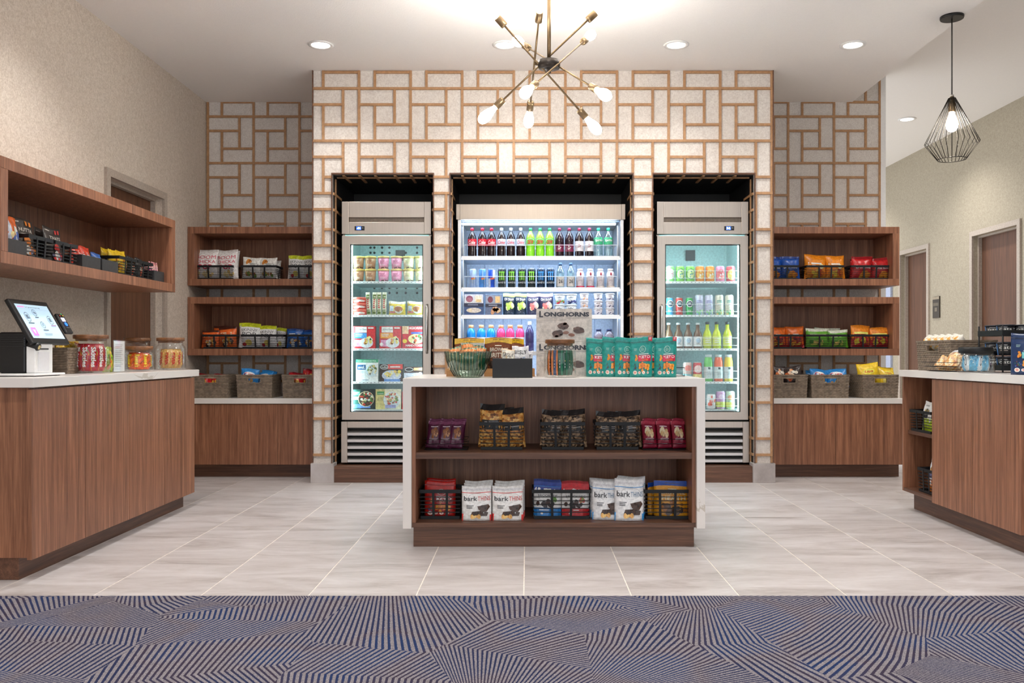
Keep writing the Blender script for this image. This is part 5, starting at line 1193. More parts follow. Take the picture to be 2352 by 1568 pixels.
# ---------------------------------------------------------------- island top
g = 'teal snack pouches on the island'
for i, (c, d, tg, tilt) in enumerate(((1372, 4.90, 0, 0), (1409, 4.87, 0, 0), (1438, 4.83, 0, 0), (1472, 4.78, 1, 0), (1501, 4.92, 0, 0), (1528, 4.79, 1, 0))):
    put('keto_teal_tag' if tg else 'keto_teal', ['leftmost teal snack pouch, plain topped, on the island worktop', 'second teal snack pouch from the left on the island', 'third teal snack pouch from the left on the island',
        'red-tagged teal snack pouch in front, fourth in the island row', 'teal snack pouch half hidden between the two red-tagged ones', 'rightmost teal snack pouch with a red corner tag on the island'][i], c - 26, c + 26, d, HI, 773 + (i in (0,)) * 2, g, rz=(-.12, .05, -.04, .03, .1, .04)[i])
for i, (z, t) in enumerate(((HI, 783), (HI + .1985, 703))):
    d = 5.02; w, h = dims('longhorn')
    place('longhorn', ['lower white candy carton with chocolate clusters, behind the jar', 'upper white candy carton with chocolate clusters, stacked on another'][i], (PX(1296, d - .06), d, z), 0, 'white candy cartons on the island', (1.0, 1.0, 1.04 if i == 0 else .98))
# bowl of packets
bd = 4.755; bx = PX(1075, bd)
bw_ = thing('glass_bowl', 'ribbed dark green glass bowl of packets on the island', 'bowl', (bx, bd, HI))
prof = [(.060, 0), (.075, .006), (.100, .045), (.118, .09), (.128, .142), (.1255, .142), (.114, .09), (.094, .047), (.066, .012)]
MB().lathe(prof, 40, cap0=True, cap1=True).build('bowl_shell', GREENGLASS, bw_)
for k in range(30):
    a = 2 * PI * k / 30
    MB().tube([(r * 1.008 * math.cos(a), r * 1.008 * math.sin(a), z) for r, z in prof[1:5]], .0011, 4).build('rib', flat((30, 44, 38), .3), bw_)
for i, (dx, dy, rz, ti, dz) in enumerate(((-.055, -.03, .2, -.25, .022), (.0, -.055, -.1, -.25, .02), (.05, -.025, -.35, -.2, .022), (-.03, .045, .4, -.1, .03), (.04, .05, -.2, .1, .032), (0.0, .0, .9, -.1, .045))):
    place('green_gold', ['green striped packet at the left of the glass bowl', 'green striped packet at the front of the glass bowl', 'green striped packet at the right of the glass bowl', 'green striped packet at the back left of the glass bowl', 'green striped packet at the back right of the glass bowl', 'green striped packet lying on top in the glass bowl'][i], (bx + dx, bd + dy, HI + dz + .02), (ti, 0, rz), 'green packets in the bowl', 1.1)
# black box of cookies
d = 4.70; open_box('black rectangular box of cookie packets on the island', PX(1177, 4.64), d, HI, .213, .12, .104, 0, BLACK, group=None)
put('srsly_c', 'cream cookie packet standing in the black box', 1152, 1183, 4.69, HI + .007, 800, 'cookie packets in the black box', tilt=-.05)
put('srsly_w', 'white cookie packet with illustrated speech bubble in the black box', 1179, 1218, 4.70, HI + .007, 793, 'cookie packets in the black box', tilt=-.05, roll=-.06)
put('srsly_w', 'grey-white cookie packet behind another in the black box', 1188, 1222, 4.735, HI + .007, 803, 'cookie packets in the black box', roll=.05)
# brownie bags in a wooden tray
yt = 4.99
tr = open_box('low oak tray of brownie bags behind the glass bowl', PX(1128, yt), yt, HI, .50, .15, .045, 0, WOOD_TRAY, 'wooden_tray', None)
for i, (a, b, t) in enumerate(((1043, 1112, 775), (1112, 1176, 774), (1163, 1205, 776))):
    put('brownie_y', ['leftmost yellow-topped brownie bag behind the glass bowl', 'middle yellow-topped brownie bag behind the black box', 'narrow yellow-topped brownie bag turned at the right of the tray'][i], a, b, (4.955, 4.95, 4.985)[i], HI + .007, t, 'brownie bags in the oak tray', rz=(0, 0, .5)[i])
crd = boxpart('recipe_card', None, PX(1058, 4.90), PX(1112, 4.90), 4.90, 4.902, HI + .0005, PZ(787, 4.9), flat((226, 216, 210), .6)); tag(crd, 'blank white card leaning before the leftmost brownie bag', 'card')
# chocolate stick jar
jd = 4.775; jx = PX(1286, jd); jz = HI
jar('wooden-lidded glass jar of chocolate sticks on the island', jx, jd, jz, .088, .207)
for i, k in enumerate(('bar_brown', 'bar_brown', 'bar_blue', 'bar_green', 'bar_green', 'bar_green', 'bar_green')):
    a = (i - 3) / 3.0 * 1.15
    place(k, 'chocolate stick, %s in the island jar, %s wrapper' % (nth(i), {'bar_brown': 'brown', 'bar_blue': 'blue', 'bar_green': 'green'}[k]), (jx + .066 * math.sin(a), jd - .066 * math.cos(a), jz + .013), (0, 0, a), 'chocolate sticks in the jar')
# little easel
ez = thing('card_easel', 'small black wire card easel right of the teal pouches', 'easel', (PX(1560, 4.95), 4.95, HI))
MB().tube([(-.03, 0, .003), (.03, 0, .003), (.03, 0, .05), (-.03, 0, .05)], .003, 6, closed=True).build('wire_frame', BLACK, ez); MB().tube([(-.03, .05, .003), (-.03, 0, .003)], .003, 6).build('foot', BLACK, ez); MB().tube([(.03, .05, .003), (.03, 0, .003)], .003, 6).build('foot', BLACK, ez)

# ---------------------------------------------------------------- island shelves
zm_ = .5025
for key, cx_, c0, nm in (('nut_purple', 1028, 'purple', 'left'), ('nut_red', 1527, 'crimson', 'right')):
    d0 = 4.74; tx = PX(cx_ - 3, d0)
    t = thing('wire_tray', 'thin black wire tray of %s nut packets on the island shelf' % c0, 'tray', (tx, d0 + .03, zm_), group='wire trays of nut packets')
    for z in (.004, .035, .06): MB().tube([(-.115, -.055, z), (.115, -.055, z), (.115, .085, z), (-.115, .085, z)], .0018, 5, closed=True).build('wire_loop', BLACK, t)
    MB().box(-.114, .114, -.054, .084, .001, .003).build('base', BLACK, t)
    cols = (993, 1020, 1045) if key == 'nut_purple' else (1493, 1527, 1561)
    for r in range(2):
        for i, px in enumerate(cols):
            put(key, '%s nut packet, %s of the %s row in its wire tray' % (c0, ['left', 'middle', 'right'][i], ['front', 'back'][r]), px - 16 + r * 3, px + 17 + r * 3, d0 + .035 + r * .05, zm_ + .006 + r * .012, 965 - r * 5, c0 + ' nut packets', tilt=-.22, roll=(.10 if key == 'nut_purple' else -.06))
for i, (cx_, ka, kb, w1) in enumerate(((1152, 'corn', 'corn', 'golden popcorn'), (1293, 'granola', 'granola2', 'dark granola'), (1419, 'granola2', 'granola', 'mixed granola'))):
    d0 = 4.72; w = 103 * d0 / F
    basket(['black slatted basket of popcorn bags on the island shelf', 'middle black slatted basket of granola bags on the island shelf', 'third black slatted basket of granola bags beside the crimson packets'][i], PX(cx_, d0), d0 + .10, zm_, w, .19, .152, 0, 5)
    for j, (k, dx) in enumerate(((ka, -25), (kb, 27))):
        put(k, '%s bag on the %s of its island basket' % (w1, ['left', 'right'][j]), cx_ + dx - 29, cx_ + dx + 29, d0 + .07, zm_ + .006, (926, 936, 940, 939, 944, 942)[i * 2 + j], 'clear snack bags on the island shelf', tilt=-.06, roll=(.05, -.05)[j])
    put(k, '%s bag standing at the back of its island basket' % w1, cx_ - 26, cx_ + 30, d0 + .135, zm_ + .006, (934, 940, 943)[i], 'clear snack bags on the island shelf')
zb_ = .1305
basket('black slatted basket holding a red pouch at lower left of island', PX(1010.5, 4.70), 4.70 + .10, zb_, 96 * 4.7 / F, .19, .16)
put('keto_red', 'red snack pouch in the island basket, its front one', 975, 1046, 4.76, zb_ + .006, 1103, 'red snack pouches', tilt=-.03)
put('keto_red', 'red snack pouch standing behind another in the island basket', 980, 1047, 4.83, zb_ + .006, 1097, 'red snack pouches')
for k, key, spots, cn in ((0, 'bark_red', ((1061, 1129), (1131, 1202)), 'red'), (1, 'bark_blue', ((1361, 1414), (1411, 1478)), 'blue')):
    for i, (a, b) in enumerate(spots):
        if k == 1: a, b = ((1360, 1424), (1411, 1478))[i]
        for r in range(3):
            d = (4.68 if i or not k else 4.705) + .055 * r; lift = 0
            put(key, 'white chocolate pouch with %s band, %s column, %s in line' % (cn, ['left', 'right'][i], ['front', 'second', 'rear'][r]), a + (3 + 2 * r if r else 0) * (-1 if k and not i else 1), b + (2 * r), d, zb_, (1114 if not k else (1103, 1098)[i]) - (6 * r if not k else 3 * r), 'white chocolate pouches with %s band' % cn, tilt=-.04)
basket('wide black slatted basket of blue and red chocolate pouches', PX(1290, 4.70), 4.70 + .10, zb_, 136 * 4.7 / F, .19, .16)
for i, (key, a, b, t) in enumerate((('brook_blue', 1225, 1289, 1105), ('brook_red', 1290, 1354, 1109))):
    for r in range(3):
        put(key, '%s-topped chocolate pouch, %s in the wide island basket' % (['blue', 'red'][i], ['front', 'middle', 'rear'][r]), a, b - r, 4.755 + .04 * r, zb_ + .006, t - 3 * r, 'chocolate pouches in the wide basket', tilt=-.03)
basket('black slatted basket with a yellow brownie bag, lower right of island', PX(1534, 4.70), 4.70 + .10, zb_, 108 * 4.7 / F, .19, .16)
put('brownie_h', 'yellow brownie bag with blue top in the island basket', 1502, 1585, 4.76, zb_ + .006, 1103, 'yellow brownie bags', tilt=-.04)
put('brownie_h', 'yellow brownie bag turned sideways behind the front one', 1483, 1530, 4.83, zb_ + .006, 1106, 'yellow brownie bags', rz=.5)

# ---------------------------------------------------------------- left alcove
ZU, ZL = Z_UP0 + .0565, Z_LO0 + .0565
db = 7.40
def abasket(label, a, b, z): basket(label, PX((a + b) / 2, db), db + .11, z, (b - a) * db / F, .20, .122)
def row(key, noun, spots, z, group, extra=''):
    for i, (a, b, t, dd) in enumerate(spots): put(key, '%s %s in %s' % (['left', 'right', 'third', 'rear'][i] if dd < .12 else ['rear left', 'rear right', 'rear', 'rearmost'][i], noun, extra), a, b, db + dd, z + .006, t, group, tilt=-.05, roll=(.03, -.03, .05, -.02)[i], rz=(.05, -.08, .1, .2)[i])
abasket('black basket of pink-lettered popcorn on the upper left shelf', 448, 534, ZU)
row('boom', 'white popcorn bag with pink letters', ((447, 500, 572, .06), (497, 549, 573, .06), (500, 547, 574, .13)), ZU, 'pink-lettered popcorn', 'upper left basket')
abasket('middle black basket on the upper left alcove shelf', 552, 634, ZU)
row('white_nut', 'white snack bag with nut picture', ((556, 598, 590, .06), (595, 638, 591, .06), (602, 643, 596, .14)), ZU, 'white nut bags', 'the middle upper basket')
abasket('black basket of lime-topped popcorn at the pillar, upper left shelf', 661, 733, ZU)
row('skinny', 'lime-topped popcorn bag', ((661, 698, 586, .06), (696, 733, 586, .06)), ZU, 'lime-topped popcorn', 'upper basket beside the pillar')
abasket('black basket of orange snack bags on the lower left shelf', 463, 545, ZL)
row('orange_crisp', 'orange snack bag', ((463, 503, 758, .06), (502, 545, 750, .06), (488, 530, 747, .13)), ZL, 'orange snack bags', 'lower left basket')
abasket('black basket of lime-topped popcorn on the lower left shelf', 552, 650, ZL)
row('skinny', 'white popcorn bag with lime top', ((548, 597, 741, .06), (594, 637, 747, .06), (630, 656, 752, .12)), ZL, 'lime-topped popcorn lower', 'lower left alcove shelf basket')
abasket('black basket of blue snack bags on the lower left shelf', 658, 733, ZL)
row('blue_crisp', 'blue snack bag', ((658, 698, 754, .06), (695, 733, 757, .06)), ZL, 'blue snack bags', 'lower basket beside the pillar')
dw_ = 7.21; wh = .188
def wick(label, a, b, rz=0): wicker(label, PX((a + b) / 2, dw_), dw_ + .145, HB, (b - a) * dw_ / F, .27, wh, rz)
def pile(key, noun, spots, group, where):
    for i, (a, b, t, dd, ti) in enumerate(spots): put(key, '%s %s in %s' % (['left', 'middle', 'right'][i], noun, where), a, b, dw_ + dd, HB + .02 + .06, t, group, tilt=ti, rz=(.2, -.15, .3)[i], roll=(.08, -.1, .12)[i])
wick('wicker basket of red bags behind the checkout counter', 441, 523)
pile('red_small', 'red snack bag', ((446, 482, 858, .08, -.5), (478, 510, 860, .12, -.6), (488, 526, 859, .15, -.4)), 'red snack bags', 'the wicker basket behind the checkout')
wick('wicker basket of blue cereal-mix bags in the left alcove', 542, 624)
pile('chex', 'blue cereal-mix bag', ((551, 592, 846, .07, -.2), (590, 625, 853, .10, -.5), (598, 632, 850, .17, -.3)), 'blue cereal-mix bags', 'left alcove wicker')
wick('wicker basket of red bags beside the left lattice pillar', 647, 729)
pile('red_small', 'glossy red bag', ((660, 696, 855, .07, -.4), (688, 720, 857, .12, -.5), (692, 727, 847, .15, -.2)), 'glossy red bags', 'the wicker basket by the left pillar')
# ---------------------------------------------------------------- right alcove
def rrow(*a): row(*a)
abasket('black basket of blue bags on the upper right shelf', 1757, 1836, ZU)
row('dor_blue', 'blue snack bag with black emblem', ((1758, 1795, 588, .06), (1793, 1837, 588, .06)), ZU, 'blue emblem bags', 'the upper right basket')
abasket('black basket of orange bags on the upper right shelf', 1853, 1940, ZU)
row('cheese', 'orange snack bag', ((1846, 1899, 584, .07), (1898, 1941, 586, .06)), ZU, 'orange bags upper right', 'the upper right middle basket')
abasket('black basket of red bags on the upper right shelf', 1956, 2044, ZU)
row('dor_red', 'red snack bag with black emblem', ((1954, 2004, 588, .06), (2003, 2046, 591, .06), (1950, 1990, 594, .13)), ZU, 'red emblem bags', 'the upper right basket')
abasket('black basket of orange-red bags by the right pillar, lower shelf', 1760, 1846, ZL)
row('flamin', 'orange-red snack bag', ((1762, 1805, 750, .06), (1804, 1847, 749, .06)), ZL, 'orange-red bags', 'lower right basket by the pillar')
abasket('black basket of green bags on the lower right shelf', 1851, 1947, ZL)
row('green_crisp', 'green snack bag', ((1849, 1904, 753, .06), (1903, 1948, 757, .06), (1868, 1930, 752, .13)), ZL, 'green snack bags', 'the lower right basket')
abasket('black basket of yellow-red bags on the lower right shelf', 1953, 2043, ZL)
row('crunch', 'orange-topped yellow-red snack bag', ((1953, 1998, 746, .06), (1998, 2044, 751, .06)), ZL, 'yellow-red bags', 'the lower right basket')
wick('wicker basket of dark mixed snacks beside the right lattice pillar', 1772, 1856)
pile('dark_mix', 'dark snack bag with orange pieces', ((1774, 1806, 840, .08, -.2), (1800, 1846, 840, .07, -.2), (1815, 1850, 848, .17, -.3)), 'dark snack bags', 'the wicker by the right pillar')
wick('wicker basket of blue bags in the right alcove', 1864, 1952)
pile('chex', 'blue snack bag', ((1862, 1906, 847, .08, -.35), (1902, 1950, 847, .08, -.35), (1850, 1888, 851, .19, -.3)), 'blue bags right alcove', 'right alcove wicker')
wick('wicker basket of yellow bags at the end of right alcove', 1977, 2064, .10)
pile('lays', 'yellow crisp bag', ((1968, 2006, 838, .19, -.2), (1974, 2023, 833, .07, -.15), (2018, 2064, 842, .10, -.4)), 'yellow crisp bags', 'the end wicker basket')

# ---------------------------------------------------------------- left freezer
di = YF + .115
zr = [z + .0005 for z in shl]
for j in range(2):
    for i, px in enumerate((823.5, 851, 881, 911, 939, 966)):
        at_px(('tub_brown', 'tub_brown', 'tub_pink', 'tub_pink', 'tub_cream', 'tub_cream')[i], '%s ice cream tub, %s, %s row in the freezer' % (['brown', 'brown', 'pink', 'pink', 'cream', 'cream'][i], ['left', 'right'][i % 2], ['lower', 'upper'][j]), px, di, zr[0] + .1055 * j, 'ice cream tubs')
for j in range(3): at_px('tub_red', 'red dessert tub, %s of the stack in the freezer' % ['bottom', 'middle', 'top'][j], 827, di + .01, zr[1] + .0495 * j, 'red dessert tubs')
for i, px in enumerate((847.5, 859, 871, 882.5)): put('icebar', '%s ice cream bar standing in the freezer' % nth(i), px - 5.2, px + 5.2, di - .02, zr[1], 671, 'ice cream bars', roll=(-.05, .04, .01, .02)[i])
for i, (a, b) in enumerate(((893, 932), (935, 974))): put('sandwich', '%s yellow frozen sandwich packet in the freezer' % ['left', 'right'][i], a, b, di - .02, zr[1], 691, 'frozen sandwiches')
put('dean_blue', 'red breakfast carton with blue band in the freezer', 813, 863, di, zr[2], 749, 'breakfast cartons')
put('dean_orange', 'red breakfast carton with orange band in the freezer', 873, 923, di, zr[2], 749, 'breakfast cartons')
put('pizza', 'red pizza carton at the right of the freezer', 925, 976, di, zr[2], 749)
put('evol', 'white meal carton with green top in the freezer', 819, 870, di, zr[3], 825)
put('stouf', 'dark meal carton with red band in the freezer', 873, 926, di, zr[3], 836)
put('stouf2', 'brown meal carton with pale dish beside the island corner', 929, 977, di, zr[3], 842)
put('healthy_dark', 'dark green bowl-meal carton at freezer bottom left', 808, 863, di, fl_l + .0005, 894)
put('healthy_cream', 'cream bowl-meal carton at the bottom of the freezer', 864, 922, di, fl_l + .0005, 893)
put('red_meal', 'red meal carton half hidden by the island corner', 924, 976, di, fl_l + .0005, 899)
# ---------------------------------------------------------------- right fridge
zr = [z + .0005 for z in shr]
for i, (px, k, w_) in enumerate(((1539, 'can_lime_pink', 'green and pink'), (1562, 'can_lime', 'lime green'), (1585, 'can_lime', 'lime green'), (1607.5, 'can_orange', 'orange'), (1630.5, 'can_orange', 'orange'), (1654, 'can_pink', 'pink'), (1678, 'can_red_yellow', 'red and yellow'))):
    at_px(k, '%s can, %s on the top shelf of the right fridge' % (w_, nth(i)), px, di, zr[0], 'cans on the top fridge shelf', (1.12, 1.12, 1.06))
for i, (px, k, w_) in enumerate(((1538.5, 'slim_blue', 'blue slim'), (1560, 'slim_red', 'red slim'), (1583, 'slim_green', 'green slim'), (1606, 'seltz_lav', 'lavender-white'), (1628.5, 'seltz_lav', 'lavender-white'), (1652, 'seltz_gold', 'gold-topped white'), (1675, 'seltz_gold', 'gold-topped white'))):
    at_px(k, '%s can, %s on the second shelf of the right fridge' % (w_, nth(i)), px, di, zr[1], 'cans on the second fridge shelf', 1.06)
for i, px in enumerate((1536, 1558, 1580.5, 1602.5)): at_px('kombucha', 'brown glass bottle with white label, %s in the right fridge' % nth(i), px, di, zr[2], 'brown bottles in the fridge', (1.15, 1.15, 1.03))
for i, px in enumerate((1624.5, 1646, 1670.5)): at_px('limeade', 'lime-yellow bottle with dark cap, %s in the right fridge' % nth(i), px, di, zr[2], 'lime bottles in the fridge', (1.15, 1.15, 1.05))
for i, (px, k, w_) in enumerate(((1578.7, 'can_peach', 'peach'), (1601.7, 'can_cherry', 'cherry red'))): at_px(k, '%s can beside the juice bottles in the right fridge' % w_, px, di, zr[3], 'cans on the fourth fridge shelf', (1.1, 1.1, 1.3))
for i, (px, k) in enumerate(((1627, 'green'), (1650, 'red'), (1673, 'yellow'))): at_px('juice_' + k, '%s juice bottle with white label in the right fridge' % ['green', 'orange-red', 'yellow'][i], px, di, zr[3], 'juice bottles', 1.06)
for i, (px, k, w_) in enumerate(((1633, 'can_coral', 'white and coral'), (1655, 'can_purple', 'purple and yellow'), (1677, 'can_mint', 'mint green'))): at_px(k, '%s can on the bottom shelf of the right fridge' % w_, px, di, fl_r + .0005, 'cans on the bottom fridge shelf', (1.15, 1.15, (1.0, 1.2, 1.2)[i]))
# ---------------------------------------------------------------- open cooler
dc = YO + .085
xs = (1084.5, 1108, 1129, 1152, 1173.5, 1196, 1218.5, 1240.5, 1262.5, 1285, 1307.5, 1330.5, 1353.5, 1374.5, 1397)
seq = (('coke', 'red-capped cola bottle', 3), ('diet', 'silver-labelled cola bottle', 3), ('dew', 'bright green soda bottle', 3), ('pepper', 'maroon-labelled soda bottle', 2), ('diet_pepper', 'white-labelled maroon-capped soda bottle', 2), ('sprite', 'clear soda bottle with green label', 2))
k = 0
for key, noun, n in seq:
    for i in range(n):
        at_px(key, '%s %s in the open cooler' % (['left', 'right'][i] if n == 2 else ['left', 'middle', 'right'][i], noun), xs[k], dc, cz[0] + .0005, noun + 's', (1.0, 1.0, 1.0)); k += 1
xs = (1086, 1108.5, 1129.5, 1153, 1175.5, 1199, 1221, 1242.5, 1264.5, 1287, 1311, 1332.5, 1355.5, 1379, 1402)
seq = (('bull_silver', 'pale silver-blue slim can', 1), ('bull_sky', 'sky blue slim can', 1), ('bull_blue', 'deep blue slim can', 1), ('monster_green', 'black energy can with green claw mark', 4), ('monster_blue', 'navy energy can with blue claw mark', 2), ('water26', 'clear water bottle numbered 26', 2), ('shake_red', 'white shake bottle with red base band', 2), ('shake_tan', 'white shake bottle with tan base band', 2))
k = 0
for key, noun, n in seq:
    for i in range(n):
        pre = '' if n == 1 else (['left ', 'right '][i] if n == 2 else ['first ', 'second ', 'third ', 'fourth '][i])
        at_px(key, '%s%s on the second cooler shelf' % (pre, noun), xs[k], dc, cz[1] + .0005, noun + 's'); k += 1
put('snack_tray', 'dark blue meat and cheese tray in the cooler', 1066, 1111, dc - .02, cz[2] + .0005, 675, 'snack trays')
put('snack_tray2', 'grey meat and cheese tray in the cooler', 1115, 1153, dc - .02, cz[2] + .0005, 677, 'snack trays')
for i, (a, b, k) in enumerate(((1156, 1183, 'green'), (1182.5, 1210, 'green'), (1210.5, 1239, 'pink'), (1239, 1270, 'pink'))):
    put('ohsnap_' + k, '%s %s-topped navy pickle pouch in the cooler' % (['left', 'right'][i % 2], ['lime', 'pink'][i // 2]), a, b, dc - .015, cz[2] + .0005, 673, 'pickle pouches')
for i, (px, k) in enumerate(((1286, 'red'), (1312, 'blue'))):
    for j in range(2): at_px('fruit_' + k, '%s yogurt cup with %s fruit in the cooler' % (['lower', 'upper'][j], ['red', 'blue'][i]), px, dc, cz[2] + .0005 + .0865 * j, 'fruit yogurt cups')
for i, px in enumerate((1342, 1374, 1401)):
    for j in range(3): at_px('yog_o' if i == 0 else 'yog', '%s white cup of the %s stack in the cooler' % (['bottom', 'middle', 'top'][j], ['left', 'middle', 'right'][i]), px, dc, cz[2] + .0005 + .0585 * j, 'white cup stacks')
zd = cz[3]
for i, px in enumerate((1082, 1105.5, 1128)): at_px('sport_blue', '%s blue sports drink bottle in the cooler' % ['left', 'middle', 'right'][i], px, dc + .03, zd + .0005, 'blue sports drinks', (1, 1, 1.05))
for i, px in enumerate((1150.7, 1172, 1194.5)): at_px('sport_pink', '%s pink sports drink bottle in the cooler' % ['left', 'middle', 'right'][i], px, dc + .03, zd + .0005, 'pink sports drinks', (1, 1, 1.05))
at_px('tea', 'dark bottle with white cap beside the pink drinks', 1216.5, dc + .03, zd + .0005, None, (1.05, 1.05, 1.2))
for i, px in enumerate((1375, 1399)): at_px('cold_brew', '%s grey bottle with dark blue cap in the cooler' % ['left', 'right'][i], px, dc + .03, zd + .0005, 'grey bottles', (1.1, 1.1, .9))

# ---------------------------------------------------------------- shelf on the left wall
ZW = SLZ0 + .0555; xw = -2.455
def yx(px, x=xw): return F * -x / (CX - px)
def wbox(label, y0, y1): open_box(label, xw - .055, (y0 + y1) / 2, ZW, y1 - y0, .12, .075, PI / 2)
def wbasket(label, y0, y1): basket(label, xw - .075, (y0 + y1) / 2, ZW, y1 - y0, .16, .118, PI / 2, 4)
wbox('charcoal box with a bright orange bag at the near end', 4.085, 4.26)
putx('orange_chip', 'orange and pale blue snack bag at the near shelf end', 4.13, 4.255, xw - .04, ZW + .006, 1.69, tilt=-.06)
wbasket('black basket of the taller dark nut pouches on wall shelf', 4.275, 4.50)
putx('nutta', 'dark nut pouch with orange marks, front of its basket', 4.27, 4.46, xw - .065, ZW + .006, 1.705, 'dark nut pouches', tilt=-.10)
putx('nutta', 'dark nut pouch with orange marks, behind another', 4.255, 4.43, xw - .115, ZW + .006, 1.715, 'dark nut pouches', tilt=-.05)
wbasket('black basket of the red-marked dark pouches on wall shelf', 4.52, 4.745)
putx('thats', 'dark nut pouch with red marks, front of its basket', 4.55, 4.72, xw - .065, ZW + .006, 1.70, 'dark red-marked pouches', tilt=-.10)
putx('thats', 'dark nut pouch with red marks, rear of its basket', 4.535, 4.70, xw - .12, ZW + .006, 1.69, 'dark red-marked pouches')
wbox('charcoal box of red candy bags on the wall shelf', 4.79, 4.995)
putx('red_wrap', 'red-orange candy bag, nearer in the charcoal box', 4.78, 4.90, xw - .05, ZW + .006, 1.635, 'red-orange candy bags', tilt=-.12)
putx('red_wrap', 'red-orange candy bag, farther in the charcoal box', 4.885, 4.995, xw - .055, ZW + .006, 1.635, 'red-orange candy bags', tilt=-.08)
wbox('charcoal box of a blue-white bag on the wall shelf', 5.015, 5.21)
putx('blue_wrap', 'blue and white candy bag in the charcoal box', 5.02, 5.13, xw - .05, ZW + .006, 1.615, tilt=-.15)
wbasket('black basket of yellow bags on the wall shelf', 5.225, 5.465)
for i, (a, b, x, t) in enumerate(((5.235, 5.36, xw - .06, 1.66), (5.34, 5.46, xw - .065, 1.665), (5.25, 5.38, xw - .11, 1.67))):
    putx('yellow_plain', '%s yellow snack bag in the wall shelf basket' % ['nearer', 'farther', 'rear'][i], a, b, x, ZW + .006, t, 'yellow bags on the wall shelf', tilt=-.06)
wbasket('black basket of small black bags on the wall shelf', 5.475, 5.70)
for i, (a, b, x) in enumerate(((5.49, 5.59, xw - .07), (5.585, 5.69, xw - .06))):
    putx('dark_orange', '%s small black bag with orange picture on wall shelf' % ['nearer', 'farther'][i], a, b, x, ZW + .006, 1.645, 'small black bags', tilt=-.05)
wbox('charcoal box of candy sticks at the far end', 5.715, 5.868)
for i in range(10):
    place('straw', 'thin multicoloured candy stick, %s from the near side of its box' % ['first', 'second', 'third', 'fourth', 'fifth', 'sixth', 'seventh', 'eighth', 'ninth', 'tenth'][i], (xw - .03 - .05 * (i % 2), 5.728 + .0135 * i, ZW + .006), (-.06 + .02 * (i % 3), .05 - .01 * i, PI / 2), 'candy sticks in the far box')
# ---------------------------------------------------------------- checkout counter top
zc = HC
ki = thing('checkout_kiosk', 'self-checkout kiosk with tilted touch screen on white stand', 'kiosk', (-2.45, 4.28, zc))
def kb(name, x0, x1, y0, y1, z0, z1, mat, bev=.004): return loc_box(name, ki, x0, x1, y0, y1, z0, z1, mat, bev)
kb('base_plate', -2.66, -2.33, 4.12, 4.39, zc + .004, zc + .014, WHITE)
for a in (4.15, 4.36): kb('foot', -2.40, -2.35, a - .012, a + .012, zc + .0005, zc + .004, BLACK, .0005)
kb('stand', -2.418, -2.375, 4.198, 4.355, zc + .0145, 1.075, WHITE)
kb('stand_panel', -2.3748, -2.372, 4.222, 4.318, zc + .025, 1.035, flat((222, 222, 226), .4, 0.0, 0.5, 0.01), .0005)
kb('paper_slot', -2.3748, -2.3735, 4.24, 4.315, 1.046, 1.052, BLACK, 0)
kb('printer_body', -2.55, -2.419, 4.195, 4.36, zc + .0145, 1.13, BLACK, .01)
for q in range(6): kb('vent_ridge', -2.545, -2.424, 4.191, 4.1948, 1.06 + q * .011, 1.064 + q * .011, flat((34, 34, 36), .4), 0)
c0, c1 = Vector((-2.37, 0, 1.08)), Vector((-2.49, 0, 1.289)); up = (c1 - c0); L = up.length; up = up / L; nrm = Vector((up.z, 0, -up.x))
tb = MB(); th = .022; ys0, ys1 = 4.17, 4.51
mid = (c0 + c1) / 2
ang = math.atan2(-up.x, up.z)                       # lean back
scr = MB().box(-.17, .17, -.0, th, -L / 2 - .004, L / 2 + .004).build('tablet', BLACK, ki, Vector((mid.x, 4.34, mid.z)) - Vector(ki.location), (0, 0, 0), .006)
scr.rotation_euler = (-ang, 0, PI / 2)
SW, SH = .286, .192
LB = emit((176, 204, 224), .34, 'screen_glow')
def dk(c, s=.2): return emit(c, s, 'screen_ink')
p = Print().rect(0, 0, 1, 1, LB, 1, 1).text("Let's get you on your way", .27, .885, .72, .945, dk((20, 24, 34)), .0).rect(.04, .9, .24, .94, dk((190, 130, 180), .5)).rect(.02, .855, .98, .86, dk((150, 170, 190)), 1, 1)
for cu, cv, ru, rv in ((.18, .62, .075, .14), (.46, .76, .06, .10), (.84, .56, .075, .13), (.52, .40, .06, .10)): p.ring(cu, cv, ru, rv, .008, dk((70, 84, 110)))
p.lines(.13, .56, .23, .68, 4, dk((40, 48, 64)), .6).poly([(.44, .80), (.49, .75), (.48, .71), (.43, .76)], dk((90, 104, 126))).lines(.80, .50, .88, .62, 4, dk((40, 48, 64)), .6).lines(.49, .36, .55, .44, 3, dk((90, 104, 126)), .5)
p.lines(.10, .42, .28, .45, 1, dk((40, 44, 58)), .8).lines(.40, .60, .54, .63, 1, dk((40, 44, 58)), .8).lines(.76, .37, .94, .40, 1, dk((150, 90, 140)), .8).lines(.43, .22, .60, .25, 1, dk((40, 44, 58)), .8).lines(.40, .07, .72, .14, 2, dk((110, 124, 146)), .4)
p.rect(.05, .06, .20, .30, dk((176, 110, 190), .55)).text('v', .09, .12, .16, .24, dk((236, 226, 240), .8), .02)
sco = link('screen', p.mesh(lambda u, v, off: ((u - .5) * SW, -.0006 - off * .4, (v - .5) * SH)), scr)
rd_ = MB().box(-.036, .036, 0, .018, -.06, .06).build('card_reader', BLACK, ki, Vector((-2.425, 4.565, 1.185)) - Vector(ki.location), (-ang, 0, PI / 2), .008)
